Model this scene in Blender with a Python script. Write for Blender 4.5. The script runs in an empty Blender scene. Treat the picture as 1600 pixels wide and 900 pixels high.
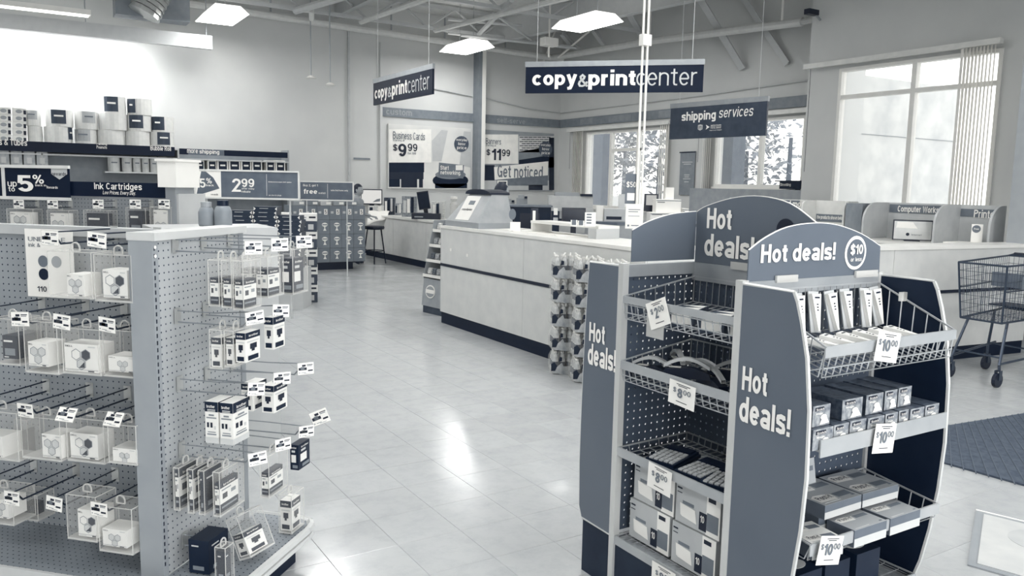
import bpy, math, random
from math import sin, cos, radians, pi, sqrt, atan2
from mathutils import Vector, Matrix
random.seed(7)
SC = bpy.context.scene
COL = SC.collection
# ---------------------------------------------------------------- camera
F_PX, PITCH, ROLL, HEAD, EYE = 1260.0, radians(7.2), radians(1.15), radians(31.8), 1.55
FW = Vector((sin(HEAD)*cos(PITCH), cos(HEAD)*cos(PITCH), -sin(PITCH)))
R0 = Vector((cos(HEAD), -sin(HEAD), 0)); U0 = R0.cross(FW)
RT = R0*cos(ROLL) + U0*sin(ROLL); UP = U0*cos(ROLL) - R0*sin(ROLL)
CAM = Vector((0, 0, EYE))
cd = bpy.data.cameras.new('camera'); cam = bpy.data.objects.new('camera', cd); COL.objects.link(cam)
cd.sensor_width = 36; cd.lens = F_PX/1600*36; cd.clip_start = .05; cd.clip_end = 400
mw = Matrix((RT, UP, -FW)).transposed().to_4x4(); mw.translation = CAM; cam.matrix_world = mw
SC.camera = cam
# ---------------------------------------------------------------- world, exposure
SC.view_settings.view_transform = 'Standard'; SC.view_settings.look = 'None'
SC.view_settings.gamma = 1; SC.view_settings.exposure = 0.2; SC.view_settings.use_curve_mapping = False
W = bpy.data.worlds.new('sky'); SC.world = W; W.use_nodes = True
wn = W.node_tree.nodes; wl = W.node_tree.links
bgn = wn['Background']
tc = wn.new('ShaderNodeTexCoord'); sx = wn.new('ShaderNodeSeparateXYZ'); cr = wn.new('ShaderNodeValToRGB')
wl.new(tc.outputs['Generated'], sx.inputs[0]); wl.new(sx.outputs['Z'], cr.inputs[0]); wl.new(cr.outputs[0], bgn.inputs[0])
cr.color_ramp.elements[0].position = .0; cr.color_ramp.elements[0].color = (1.0, .985, .93, 1)
cr.color_ramp.elements[1].position = .5; cr.color_ramp.elements[1].color = (.95, .965, .98, 1)
bgn.inputs[1].default_value = 2.2
# ---------------------------------------------------------------- big lights (ceiling fixtures, wall strips and an added front fill)
def area(name, loc, sx_, sy_, power, rot=(0, 0, 0), col=(.99, .99, .985)):
    l = bpy.data.lights.new(name, 'AREA'); l.shape = 'RECTANGLE'; l.size = sx_; l.size_y = sy_; l.energy = power; l.color = col
    o = bpy.data.objects.new(name, l); COL.objects.link(o); o.location = loc; o.rotation_euler = rot
    return o
FIX = [(8.3, 15.4), (8.75, 11.8), (3.3, 15.2), (3.6, 10.6), (6.2, 7.6), (1.2, 8.0), (4.4, 3.8), (0.6, 4.2), (-2.6, 6.4), (-2.6, 11.0), (2.6, 0.6), (-2.0, 0.8), (6.6, 1.0)]
FIXZ = 4.4
for i, (x, y) in enumerate(FIX):
    area('ceiling_lamp_light', (x, y, FIXZ-.03), .5, 1.2, 36)
area('added_front_fill', (1.5, -3.9, 2.0), 9, 2.8, 300, (radians(90), 0, 0), (.985, .99, 1))  # added fill lamp behind the camera, brightens faces turned toward it
for x in (.9, -1.6):
    area('wall_strip_light', (x, 16.34, 3.93), 2.4, .12, 62, (radians(28), 0, 0))
# ---------------------------------------------------------------- pixel rays -> world points on real planes
def ray(x, y): return FW + RT*((x-800)/F_PX) + UP*((450-y)/F_PX)
def az(x, y, z=0.0): d = ray(x, y); return CAM + d*((z-EYE)/d.z)
def ax(x, y, v): d = ray(x, y); return CAM + d*(v/d.x)
def ay(x, y, v): d = ray(x, y); return CAM + d*(v/d.y)
def ad(x, y, dep): return CAM + ray(x, y)*dep
def px(p): v = Vector(p)-CAM; z = v.dot(FW); return 800+F_PX*v.dot(RT)/z, 450-F_PX*v.dot(UP)/z, z
# gondola frame: local x = out of the end cap, local y = along the end cap
GO = Vector((.39, 2.91, 0)); GR = -pi/4
GN = Vector((cos(GR), sin(GR), 0)); GV = Vector((-sin(GR), cos(GR), 0))
def gl(p): d = Vector(p)-GO; return d.dot(GN), d.dot(GV), p[2]
def _pl(x, y, n, c): d = ray(x, y); return gl(CAM + d*((c - (CAM-GO).dot(n))/d.dot(n)))
def ga(x, y, a): return _pl(x, y, GV, a)      # on the plane local y = a
def gb(x, y, b): return _pl(x, y, GN, b)      # on the plane local x = b
# ---------------------------------------------------------------- materials
RAMP = [(0, (6, 20, 42)), (.12, (24, 37, 56)), (.3, (75, 85, 99)), (.5, (126, 133, 140)), (.7, (179, 182, 184)), (.85, (214, 215, 213)), (1, (246, 244, 239))]
def s2l(c): c /= 255; return c/12.92 if c <= .04045 else ((c+.055)/1.055)**2.4
def duo(v):
    for (a, ca), (b, cb) in zip(RAMP, RAMP[1:]):
        if v <= b:
            t = (v-a)/(b-a); return tuple(s2l(ca[i]+(cb[i]-ca[i])*t) for i in range(3)) + (1,)
    return tuple(s2l(c) for c in RAMP[-1][1]) + (1,)
MATS = {}
def mat(name, v, rough=.5, metal=0, var=.06, scale=8, spec=.5, bump=0, coat=0):
    if name in MATS: return MATS[name]
    m = bpy.data.materials.new(name); MATS[name] = m; m.use_nodes = True
    n, l = m.node_tree.nodes, m.node_tree.links; b = n['Principled BSDF']
    b.inputs['Roughness'].default_value = rough; b.inputs['Metallic'].default_value = metal
    b.inputs['Specular IOR Level'].default_value = spec; b.inputs['Coat Weight'].default_value = coat
    t = n.new('ShaderNodeTexCoord'); no = n.new('ShaderNodeTexNoise'); no.inputs['Scale'].default_value = scale; no.inputs['Detail'].default_value = 3
    r = n.new('ShaderNodeValToRGB'); r.color_ramp.elements[0].position = .3; r.color_ramp.elements[1].position = .7
    r.color_ramp.elements[0].color = duo(max(0, v-var/2)); r.color_ramp.elements[1].color = duo(min(1, v+var/2))
    l.new(t.outputs['Object'], no.inputs['Vector']); l.new(no.outputs['Fac'], r.inputs[0]); l.new(r.outputs[0], b.inputs['Base Color'])
    if bump:
        bp = n.new('ShaderNodeBump'); bp.inputs['Strength'].default_value = bump; bp.inputs['Distance'].default_value = .004
        l.new(no.outputs['Fac'], bp.inputs['Height']); l.new(bp.outputs[0], b.inputs['Normal'])
    return m
def emit(name, v, s):
    if name in MATS: return MATS[name]
    m = bpy.data.materials.new(name); MATS[name] = m; m.use_nodes = True
    n, l = m.node_tree.nodes, m.node_tree.links; n.remove(n['Principled BSDF'])
    e = n.new('ShaderNodeEmission'); e.inputs[0].default_value = duo(v); e.inputs[1].default_value = s
    l.new(e.outputs[0], n['Material Output'].inputs[0]); return m
def glassy(name, alpha, v=.9, rough=.08):
    if name in MATS: return MATS[name]
    m = mat(name, v, rough, var=0); n, l = m.node_tree.nodes, m.node_tree.links
    tr = n.new('ShaderNodeBsdfTransparent'); mx = n.new('ShaderNodeMixShader'); lw = n.new('ShaderNodeLayerWeight'); lw.inputs[0].default_value = .35
    ma = n.new('ShaderNodeMath'); ma.operation = 'MULTIPLY_ADD'; ma.inputs[1].default_value = .3; ma.inputs[2].default_value = alpha; ma.use_clamp = True
    l.new(lw.outputs['Facing'], ma.inputs[0]); l.new(ma.outputs[0], mx.inputs[0])
    l.new(tr.outputs[0], mx.inputs[1]); l.new(n['Principled BSDF'].outputs[0], mx.inputs[2]); l.new(mx.outputs[0], n['Material Output'].inputs[0])
    return m
def pegmat(name, v, axes, pitch=.0254, rad=.16, through=False, rough=.5, hv=.08):
    if name in MATS: return MATS[name]
    m = mat(name, v, rough, var=.04, scale=3); n, l = m.node_tree.nodes, m.node_tree.links
    t = n.new('ShaderNodeTexCoord'); s = n.new('ShaderNodeSeparateXYZ'); l.new(t.outputs['Object'], s.inputs[0])
    sq = []
    for a in axes:
        d = n.new('ShaderNodeMath'); d.operation = 'DIVIDE'; d.inputs[1].default_value = pitch; l.new(s.outputs[a], d.inputs[0])
        f = n.new('ShaderNodeMath'); f.operation = 'FRACT'; l.new(d.outputs[0], f.inputs[0])
        u = n.new('ShaderNodeMath'); u.operation = 'SUBTRACT'; u.inputs[1].default_value = .5; l.new(f.outputs[0], u.inputs[0])
        p = n.new('ShaderNodeMath'); p.operation = 'POWER'; p.inputs[1].default_value = 2; l.new(u.outputs[0], p.inputs[0]); sq.append(p)
    ad_ = n.new('ShaderNodeMath'); ad_.operation = 'ADD'; l.new(sq[0].outputs[0], ad_.inputs[0]); l.new(sq[1].outputs[0], ad_.inputs[1])
    lt = n.new('ShaderNodeMath'); lt.operation = 'LESS_THAN'; lt.inputs[1].default_value = rad*rad; l.new(ad_.outputs[0], lt.inputs[0])
    b = n['Principled BSDF']; mx = n.new('ShaderNodeMixShader'); l.new(lt.outputs[0], mx.inputs[0]); l.new(b.outputs[0], mx.inputs[1])
    if through: h = n.new('ShaderNodeBsdfTransparent')
    else: h = n.new('ShaderNodeBsdfDiffuse'); h.inputs[0].default_value = duo(hv)
    l.new(h.outputs[0], mx.inputs[2]); l.new(mx.outputs[0], n['Material Output'].inputs[0])
    return m
WALL = mat('painted_wall', .80, .7, var=.03, scale=1.5, bump=.05)
WHITE = mat('white_enamel', .95, .4, var=.02); CARD = mat('white_card', .97, .5, var=.02); CREAM = mat('cream_laminate', .93, .35, var=.03)
LAM = mat('light_laminate', .83, .4, var=.05, scale=6); NAVY = mat('dark_sign', .03, .5, spec=.2, var=.02); SLATE = mat('slate_sign', .36, .4, var=.03)
BLACK = mat('black_plastic', .015, .4, var=.02); DARK = mat('dark_plastic', .09, .45, spec=.25, var=.04); KICK = mat('dark_toe_kick', .06, .5, spec=.2, var=.03)
GREY = mat('grey_metal', .60, .4, metal=.0, var=.03); LGREY = mat('light_grey_metal', .74, .35, var=.03); MGREY = mat('mid_grey_board', .5, .5, var=.04)
STEEL = mat('bright_steel', .8, .28, metal=.7, var=.04); PIPE = mat('painted_pipe', .84, .4, var=.05); INK = mat('print_ink', .04, .6, var=0); INKG = mat('grey_print_ink', .42, .6, var=0)
PRNTL = mat('pale_print', .78, .6, var=.02); CLEAR = glassy('clear_plastic', .05); CLEARE = glassy('clear_plastic_edge', .5, .9); GLASS = glassy('window_glass', .04, .9, .02)
PEG_YZ = pegmat('pegboard_side', .66, ('Y', 'Z'), rad=.12, hv=.2); PEG_XZ = pegmat('pegboard_long', .58, ('X', 'Z'), rad=.12, hv=.15); DPEG_X = pegmat('display_perforated_back', .27, ('X', 'Z'), .03, .14, True); DPEG_Y = pegmat('display_perforated_side', .27, ('Y', 'Z'), .03, .14, True)
# ---------------------------------------------------------------- mesh builder
class MB:
    def __init__(s): s.v = []; s.f = []; s.m = []
    def add(s, vs, fs, mi=0):
        b = len(s.v); s.v += [tuple(v) for v in vs]; s.f += [tuple(i+b for i in f) for f in fs]; s.m += [mi]*len(fs); return s
    def box(s, a, b, mi=0, M=None):
        x0, y0, z0 = a; x1, y1, z1 = b
        if x0 > x1: x0, x1 = x1, x0
        if y0 > y1: y0, y1 = y1, y0
        if z0 > z1: z0, z1 = z1, z0
        vs = [Vector(p) for p in ((x0,y0,z0),(x1,y0,z0),(x1,y1,z0),(x0,y1,z0),(x0,y0,z1),(x1,y0,z1),(x1,y1,z1),(x0,y1,z1))]
        if M: vs = [M @ v for v in vs]
        return s.add(vs, [(0,3,2,1),(4,5,6,7),(0,1,5,4),(1,2,6,5),(2,3,7,6),(3,0,4,7)], mi)
    def tube(s, p, q, r, n=6, mi=0, r2=None):
        p, q = Vector(p), Vector(q); d = q-p
        if d.length < 1e-6: return s
        d.normalize(); u = d.orthogonal().normalized(); w = d.cross(u); r2 = r if r2 is None else r2
        vs = [p+(u*cos(2*pi*i/n)+w*sin(2*pi*i/n))*r for i in range(n)] + [q+(u*cos(2*pi*i/n)+w*sin(2*pi*i/n))*r2 for i in range(n)]
        fs = [(i, (i+1) % n, n+(i+1) % n, n+i) for i in range(n)] + [tuple(range(n-1, -1, -1)), tuple(range(n, 2*n))]
        return s.add(vs, fs, mi)
    def path(s, pts, r, n=5, mi=0, closed=False):
        pts = list(pts) + ([pts[0]] if closed else [])
        for a, b in zip(pts, pts[1:]): s.tube(a, b, r, n, mi)
        return s
    def prism(s, outline, axis, lo, hi, mi=0, mside=None):
        # outline: 2D points; axis 'x': (y,z), 'y': (x,z), 'z': (x,y)
        def P(a, b, c): return {'x': (c, a, b), 'y': (a, c, b), 'z': (a, b, c)}[axis]
        n = len(outline); vs = [P(a, b, lo) for a, b in outline] + [P(a, b, hi) for a, b in outline]
        s.add(vs, [tuple(range(n)), tuple(range(2*n-1, n-1, -1))], mi)
        return s.add(vs, [(i, n+i, n+(i+1) % n, (i+1) % n) for i in range(n)], mi if mside is None else mside)
    def lathe(s, prof, c=(0, 0, 0), n=14, mi=0):
        c = Vector(c); vs = []; fs = []
        for r, z in prof: vs += [c+Vector((r*cos(2*pi*i/n), r*sin(2*pi*i/n), z)) for i in range(n)]
        for k in range(len(prof)-1): fs += [(k*n+i, k*n+(i+1) % n, (k+1)*n+(i+1) % n, (k+1)*n+i) for i in range(n)]
        fs += [tuple(range(n-1, -1, -1)), tuple(range((len(prof)-1)*n, len(prof)*n))]
        return s.add(vs, fs, mi)
    def disc(s, c, xd, yd, r, mi=0, n=20, r2=None, th=.001):
        c, xd, yd = Vector(c), Vector(xd).normalized(), Vector(yd).normalized(); nn = xd.cross(yd)*th; r2 = r2 or r
        vs = [c+xd*r*cos(2*pi*i/n)+yd*r2*sin(2*pi*i/n) for i in range(n)]; vs += [v+nn for v in vs]
        return s.add(vs, [tuple(range(n, 2*n))] + [(i, (i+1) % n, n+(i+1) % n, n+i) for i in range(n)], mi)
    def flat(s, o, xd, yd, u0, u1, v0, v1, mi=0, th=.0006):
        # thin slab on a face: o origin, xd/yd unit directions
        o, xd, yd = Vector(o), Vector(xd), Vector(yd); nn = xd.cross(yd)*th
        c = [o+xd*u0+yd*v0, o+xd*u1+yd*v0, o+xd*u1+yd*v1, o+xd*u0+yd*v1]
        return s.add(c+[p+nn for p in c], [(4,5,6,7),(0,1,5,4),(1,2,6,5),(2,3,7,6),(3,0,4,7)], mi)
    def build(s, name, mats, parent=None, M=None, smooth=False, **kw):
        me = bpy.data.meshes.new(name); me.from_pydata(s.v, [], s.f)
        if not isinstance(mats, (list, tuple)): mats = [mats]
        for m in mats: me.materials.append(m)
        if len(mats) > 1: me.polygons.foreach_set('material_index', s.m)
        if smooth: me.polygons.foreach_set('use_smooth', [True]*len(s.f))
        me.update()
        o = bpy.data.objects.new(name, me); COL.objects.link(o)
        if parent: o.parent = parent
        if M is not None: o.matrix_basis = M
        for k, v in kw.items(): o[k] = v
        return o
def thing(name, label, cat, loc=(0, 0, 0), rz=0, group=None):
    o = bpy.data.objects.new(name, None); COL.objects.link(o); o.empty_display_size = .1
    o.location = loc; o.rotation_euler = (0, 0, rz); o['label'] = label; o['category'] = cat
    if group: o['group'] = group
    return o
def tag(o, label, cat, group=None):
    o['label'] = label; o['category'] = cat
    if group: o['group'] = group
    return o
def dup(o, parent=None):
    c = o.copy(); COL.objects.link(c)
    if parent: c.parent = parent; c.matrix_parent_inverse = o.matrix_parent_inverse
    for ch in o.children: dup(ch, c)
    return c
def fr(o, xd, yd): # local frame matrix from origin and two directions
    xd, yd = Vector(xd).normalized(), Vector(yd).normalized(); n = xd.cross(yd); M = Matrix((xd, yd, n)).transposed().to_4x4(); M.translation = Vector(o); return M
TXT = {}
X, Y, Z = Vector((1, 0, 0)), Vector((0, 1, 0)), Vector((0, 0, 1))
def struct(mb, name, mats, **kw): o = mb.build(name, mats, **kw); o['kind'] = 'structure'; return o
# ---------------------------------------------------------------- plain grotesque lettering drawn as strokes (no font file)
def glyphs(w):
    h = w/2; XH = .74; B = .44+w*.75; CB = .54+w*.6; G_ = {}
    def arc_(cx, cy, rx, ry, a0, a1, n=None):
        n = n or max(4, int(abs(a1-a0)/18)); return [(cx+rx*cos(radians(a0+(a1-a0)*k/n)), cy+ry*sin(radians(a0+(a1-a0)*k/n))) for k in range(n+1)]
    bx, by, rx, ry = B/2, XH/2, B/2-h, XH/2-h; bowl = arc_(bx, by, rx, ry, 0, 360, 24); R = B-h
    G_['o'] = (B, [bowl]); G_['c'] = (B*.95, [arc_(bx, by, rx, ry, 42, 318)]); G_['e'] = (B, [arc_(bx, by, rx, ry, 0, 322)+[], [(h, by-.0), (R, by)]])
    G_['d'] = (B, [bowl, [(R, 0), (R, 1)]]); G_['b'] = (B, [bowl, [(h, 0), (h, 1)]]); G_['p'] = (B, [bowl, [(h, -.26), (h, XH)]]); G_['q'] = (B, [bowl, [(R, -.26), (R, XH)]])
    G_['g'] = (B, [bowl, [(R, XH), (R, -.08)]+arc_(bx, -.08, rx, .18-h, 0, -150)]); r2 = rx
    arch = [(h, 0), (h, XH)]; top = [(h, XH-h-r2*.9)]+arc_(bx, XH-h-r2*.9, r2, r2*.9, 180, 0)+[(R, 0)]
    G_['n'] = (B, [arch, top]); G_['h'] = (B, [[(h, 0), (h, 1)], top]); G_['r'] = (B*.66, [arch, [(h, XH-h-r2*.9)]+arc_(bx, XH-h-r2*.9, r2, r2*.9, 180, 80)])
    G_['u'] = (B, [[(R, 0), (R, XH)], [(h, XH)]+[(x, XH-y) for x, y in top[0:1]+arc_(bx, XH-h-r2*.9, r2, r2*.9, 180, 0)][0:]+[(R, XH)]])
    G_['m'] = (B*1.5, [arch, [(x*.86, y) for x, y in top], [(x*.86+R*.86-h*.86, y) for x, y in top]])
    G_['a'] = (B, [[(R, 0), (R, XH-h-.12)]+arc_(bx, XH-h-.12, rx, .12, 0, 165), arc_(bx, .22, rx, .22-h, 0, 360, 20)])
    G_['l'] = (w, [[(h, 0), (h, 1)]]); G_['i'] = (w, [[(h, 0), (h, XH)], [(h, .86), (h, .86+w*.9)]]); G_['j'] = (w*1.2, [[(w*.7, -.2), (w*.7, XH)], [(w*.7, .86), (w*.7, .86+w*.9)]])
    G_['t'] = (.34, [[(.17, .93), (.17, .10+h), (.20, h+.02), (.27, h), (.34, h)], [(0, XH-h), (.34, XH-h)]]); G_['f'] = (.34, [[(.14, 0), (.14, .86)]+arc_(.14+.13, .86, .13, 1-h-.86 if 1-h > .86 else .05, 180, 90)+[(.34, 1-h)], [(0, XH-h), (.32, XH-h)]])
    S = lambda H_, W_: [(W_-h, H_*.72), (W_*.78, H_-h*1.3), (W_/2, H_-h), (W_*.2, H_-h*1.5), (h, H_*.73), (W_*.2, H_*.57), (W_*.75, H_*.45), (W_-h, H_*.28), (W_*.8, h*1.4), (W_/2, h), (W_*.2, h*1.4), (h, H_*.27)]
    G_['s'] = (B*.94, [S(XH, B*.94)]); G_['S'] = (CB, [S(1, CB)]); G_['$'] = (CB, [S(1, CB), [(CB/2, -.1), (CB/2, 1.1)]])
    G_['y'] = (B, [[(h*.9, XH), (bx+.01, .04)], [(B-h*.9, XH), (bx-.02, -.06), (bx-.08, -.2), (.06, -.22)]]); G_['v'] = (B, [[(h*.9, XH), (bx, .02)], [(B-h*.9, XH), (bx, .02)]]); G_['w'] = (B*1.45, [[(h*.9, XH), (B*.4, .02), (B*.725, XH-.05), (B*1.05, .02), (B*1.45-h*.9, XH)]])
    G_['k'] = (B, [[(h, 0), (h, 1)], [(B-h, XH), (h*1.5, XH*.4)], [(B*.42, XH*.52), (B-h*.6, 0)]]); G_['x'] = (B, [[(h*.8, XH), (B-h*.8, 0)], [(B-h*.8, XH), (h*.8, 0)]]); G_['z'] = (B, [[(h, XH-h), (B-h, XH-h), (h, h), (B-h*.5, h)]])
    G_['!'] = (w, [[(h, .28), (h, 1)], [(h, 0), (h, w*.95)]]); G_['.'] = (w, [[(h, 0), (h, w)]]); G_[','] = (w, [[(h, -.12), (h, w)]]); G_["-"] = (.3, [[(0, .36), (.3, .36)]])
    G_['H'] = (CB, [[(h, 0), (h, 1)], [(CB-h, 0), (CB-h, 1)], [(h, .52), (CB-h, .52)]]); G_['N'] = (CB, [[(h, 0), (h, 1)], [(CB-h, 0), (CB-h, 1)], [(h*1.2, 1-h), (CB-h*1.2, h)]]); G_['I'] = (w, [[(h, 0), (h, 1)]]); G_['L'] = (CB*.85, [[(h, 1), (h, h), (CB*.85, h)]])
    G_['E'] = (CB*.88, [[(CB*.88, 1-h), (h, 1-h), (h, h), (CB*.88, h)], [(h, .52), (CB*.82, .52)]]); G_['F'] = (CB*.85, [[(CB*.85, 1-h), (h, 1-h), (h, 0)], [(h, .5), (CB*.78, .5)]]); G_['T'] = (CB, [[(0, 1-h), (CB, 1-h)], [(CB/2, 0), (CB/2, 1-h)]]); G_['D'] = (CB, [[(h, h), (h, 1-h)]+arc_(CB*.45, .5, CB*.55-h, .5-h, 90, -90)+[(h, h)]])
    G_['C'] = (CB, [arc_(CB/2, .5, CB/2-h, .5-h, 42, 318)]); G_['G'] = (CB, [arc_(CB/2, .5, CB/2-h, .5-h, 42, 350), [(CB-h, 0), (CB-h, .45), (CB*.55, .45)]]); G_['O'] = (CB, [arc_(CB/2, .5, CB/2-h, .5-h, 0, 360, 24)]); G_['U'] = (CB, [[(h, 1), (h, CB/2)]+arc_(CB/2, CB/2, CB/2-h, CB/2-h, 180, 360)+[(CB-h, 1)]])
    up = arc_(CB*.5, .74, CB*.5-h, .26-h, 90, -90); G_['P'] = (CB, [[(h, 0), (h, 1-h)]+up+[(h, .48)]]); G_['R'] = (CB, [[(h, 0), (h, 1-h)]+up+[(h, .48)], [(CB*.5, .48), (CB-h*.8, 0)]]); G_['B'] = (CB, [[(h, h), (h, 1-h)]+up+[(h, .5)], arc_(CB*.5, .27, CB*.5-h, .25-h*.4, 90, -90)+[(h, h)]])
    G_['M'] = (CB*1.25, [[(h, 0), (h, 1)], [(CB*1.25-h, 0), (CB*1.25-h, 1)], [(h, 1-h), (CB*.625, .1), (CB*1.25-h, 1-h)]]); G_['A'] = (CB*1.05, [[(h*.8, 0), (CB*.525, 1-h*.5)], [(CB*1.05-h*.8, 0), (CB*.525, 1-h*.5)], [(CB*.25, .3), (CB*.8, .3)]])
    G_['W'] = (CB*1.5, [[(h*.9, 1), (CB*.4, .03), (CB*.75, .95), (CB*1.1, .03), (CB*1.5-h*.9, 1)]]); G_['K'] = (CB, [[(h, 0), (h, 1)], [(CB-h, 1), (h*1.5, .4)], [(CB*.4, .55), (CB-h*.6, 0)]]); G_['Y'] = (CB, [[(h, 1), (CB/2, .45), (CB/2, 0)], [(CB-h, 1), (CB/2, .45)]])
    D_ = .56; G_['0'] = (D_, [arc_(D_/2, .5, D_/2-h, .5-h, 0, 360, 24)]); G_['1'] = (.36, [[(.36-h, 0), (.36-h, 1)], [(.0, .72), (.16, .76), (.36-h, .95)]]); G_['2'] = (D_, [[(h, .7)]+arc_(D_/2, .72, D_/2-h, .28-h, 180, -20)+[(h, h*1.1), (D_, h*1.1)]])
    G_['3'] = (D_, [arc_(D_/2, .74, D_/2-h, .26-h, 160, -80), arc_(D_/2, .27, D_/2-h, .27-h, 80, -160)]); G_['5'] = (D_, [[(D_-h, 1-h), (h*1.4, 1-h), (h*1.2, .52)], [(h*1.2, .5)]+arc_(D_/2, .33, D_/2-h, .33-h, 125, -155)]); G_['8'] = (D_, [arc_(D_/2, .75, D_/2-h*1.2, .25-h, 0, 360, 20), arc_(D_/2, .27, D_/2-h, .27-h*.6, 0, 360, 20)])
    G_['9'] = (D_, [arc_(D_/2, .67, D_/2-h, .33-h, 0, 360, 22), [(D_-h, .67)]+arc_(D_/2, .5, D_/2-h, .5-h, 0, -140)]); G_['4'] = (D_, [[(D_*.7, 0), (D_*.7, 1-h), (h*.6, .28), (D_, .28)]]); G_['7'] = (D_, [[(0, 1-h), (D_-h, 1-h), (D_*.3, 0)]]); G_['6'] = (D_, [arc_(D_/2, .33, D_/2-h, .33-h, 0, 360, 22), [(h, .33)]+arc_(D_/2, .5, D_/2-h, .5-h, 180, 50)])
    G_['%'] = (.95, [arc_(.2, .76, .2-h*.7, .24-h*.7, 0, 360, 16), arc_(.75, .24, .2-h*.7, .24-h*.7, 0, 360, 16), [(.25, 0), (.7, 1)]]); G_['&'] = (.66, [[(.66-h*.5, h*.5), (.2, .62), (.17, .8), (.3, 1-h), (.43, .8), (.38, .64), (.12, .42), (h, .24), (.14, h*1.2), (.3, h), (.5, .16), (.6, .42)]])
    G_["'"] = (w*.8, [[(h*.8, .75), (h*.8, 1)]]); G_[' '] = (.22, [])
    return G_
GT = {}
def text(s, o, xd, yd, w, h, m, parent, bold=0.0, name='lettering', shear=0):
    k = (s, round(bold, 3), m.name, shear)
    if k not in TXT:
        wt = .115+bold*1.45 if bold >= 0 else .085
        wt = min(.2, wt)
        if wt not in GT: GT[wt] = glyphs(wt)
        gg = GT[wt]; vs, fs = [], []; x = 0; z = 0
        for ch in s:
            if ch not in gg: ch = ch.lower() if ch.lower() in gg else 'o'
            adv, strokes = gg[ch]
            for st in strokes:
                z += 1; P_ = [Vector(p) for p in st]; P_ = [p for i, p in enumerate(P_) if i == 0 or (p-P_[i-1]).length > 1e-4]
                if len(P_) < 2: continue
                closed = (P_[0]-P_[-1]).length < 1e-3; n = len(P_); base = len(vs)
                for i, p in enumerate(P_):
                    d0 = (p-P_[i-1]).normalized() if i else ((P_[0]-P_[-2]).normalized() if closed else (P_[1]-p).normalized())
                    d1 = (P_[i+1]-p).normalized() if i < n-1 else ((P_[1]-P_[0]).normalized() if closed else d0)
                    t_ = (d0+d1); t_ = t_.normalized() if t_.length > .05 else d0; nn = Vector((-t_.y, t_.x)); c = max(.45, nn.dot(Vector((-d0.y, d0.x)))); q = nn*(wt/2/c)
                    for u in (p+q, p-q): vs.append((x+u.x, u.y, z))
                fs += [(base+2*i+1, base+2*i+3, base+2*i+2, base+2*i) for i in range(n-1)]
            x += adv+.075+ (.02 if wt < .15 else 0)
        xs = [v[0] for v in vs]; ys = [v[1] for v in vs]; a, b, c0, d = min(xs), max(xs), min(ys), max(ys)
        me = bpy.data.meshes.new('lettering'); me.from_pydata([((v[0]-a)/(b-a)+shear*(v[1]-c0)/(d-c0)*(d-c0)/(b-a), (v[1]-c0)/(d-c0), .00004*(v[2] % 7)) for v in vs], [], fs); me.materials.append(m); TXT[k] = me
    ob = bpy.data.objects.new(name, TXT[k]); COL.objects.link(ob); ob.parent = parent
    M = fr(o, xd, yd); n = Vector(xd).normalized().cross(Vector(yd).normalized()); M.translation = Vector(o)+n*.0018
    ob.matrix_basis = M @ Matrix.Diagonal((w, h, 1, 1)); return ob
# ================================================================ SETTING
def floor_tile_mat():
    m = mat('polished_floor_tile', .84, .16, var=.05, scale=2.2, spec=.6, bump=.02); n, l = m.node_tree.nodes, m.node_tree.links
    b = n['Principled BSDF']; geo = n.new('ShaderNodeNewGeometry'); no = n.new('ShaderNodeTexNoise'); no.inputs['Scale'].default_value = 2.6; no.inputs['Detail'].default_value = 6
    l.new(geo.outputs['Position'], no.inputs['Vector'])
    r = n.new('ShaderNodeMapRange'); r.inputs['From Min'].default_value = .3; r.inputs['From Max'].default_value = .75; r.inputs['To Min'].default_value = .10; r.inputs['To Max'].default_value = .27
    l.new(no.outputs['Fac'], r.inputs['Value']); l.new(r.outputs[0], b.inputs['Roughness'])
    mus = n.new('ShaderNodeTexMusgrave') if False else n.new('ShaderNodeTexNoise'); mus.inputs['Scale'].default_value = 9; mus.inputs['Detail'].default_value = 8; mus.inputs['Roughness'].default_value = .7
    l.new(geo.outputs['Position'], mus.inputs['Vector'])
    cr_ = n.new('ShaderNodeValToRGB'); cr_.color_ramp.elements[0].position = .28; cr_.color_ramp.elements[0].color = duo(.675); cr_.color_ramp.elements[1].position = .55; cr_.color_ramp.elements[1].color = duo(.72)
    l.new(mus.outputs['Fac'], cr_.inputs[0])
    oi = n.new('ShaderNodeObjectInfo'); mr = n.new('ShaderNodeMapRange'); mr.inputs['To Min'].default_value = .94; mr.inputs['To Max'].default_value = 1.03; l.new(oi.outputs['Random'], mr.inputs['Value'])
    vm = n.new('ShaderNodeVectorMath'); vm.operation = 'SCALE'; l.new(cr_.outputs[0], vm.inputs[0]); l.new(mr.outputs[0], vm.inputs['Scale']); l.new(vm.outputs[0], b.inputs['Base Color'])
    return m
FT = floor_tile_mat()
fl = struct(MB().box((-8, -4, -.12), (12, 17, -.004)), 'floor', mat('tile_joint', .66, .6))
T = .305; cells = []
for i in range(-30, 37):
    for j in range(-24, 46):
        cx, cy = 1.045+(i+.5)*T, 3.07+(j+.5)*T
        if -8 < cx-T/2 and cx+T/2 < 12 and -4 < cy-T/2 and cy+T/2 < 17:
            v = Vector((cx, cy, 0))-CAM
            dep = v.dot(FW); vis = False
            if dep > .5:
                p = px((cx, cy, 0)); vis = -60 < p[0] < 1660 and p[1] < 960
            # tiles really in view: the aisle, not those under the gondolas and counters
            if vis and (gl((cx, cy, 0))[0] < .15 or (cx > 4.2 and cy > 4.3) or (1.95 < cx < 2.55 and 1.5 < cy < 2.5)): vis = False
            cells.append((dep if vis else 999, cx, cy))
cells.sort(); g = T/2-.0005
tm = MB(); b_ = .0012
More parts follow.
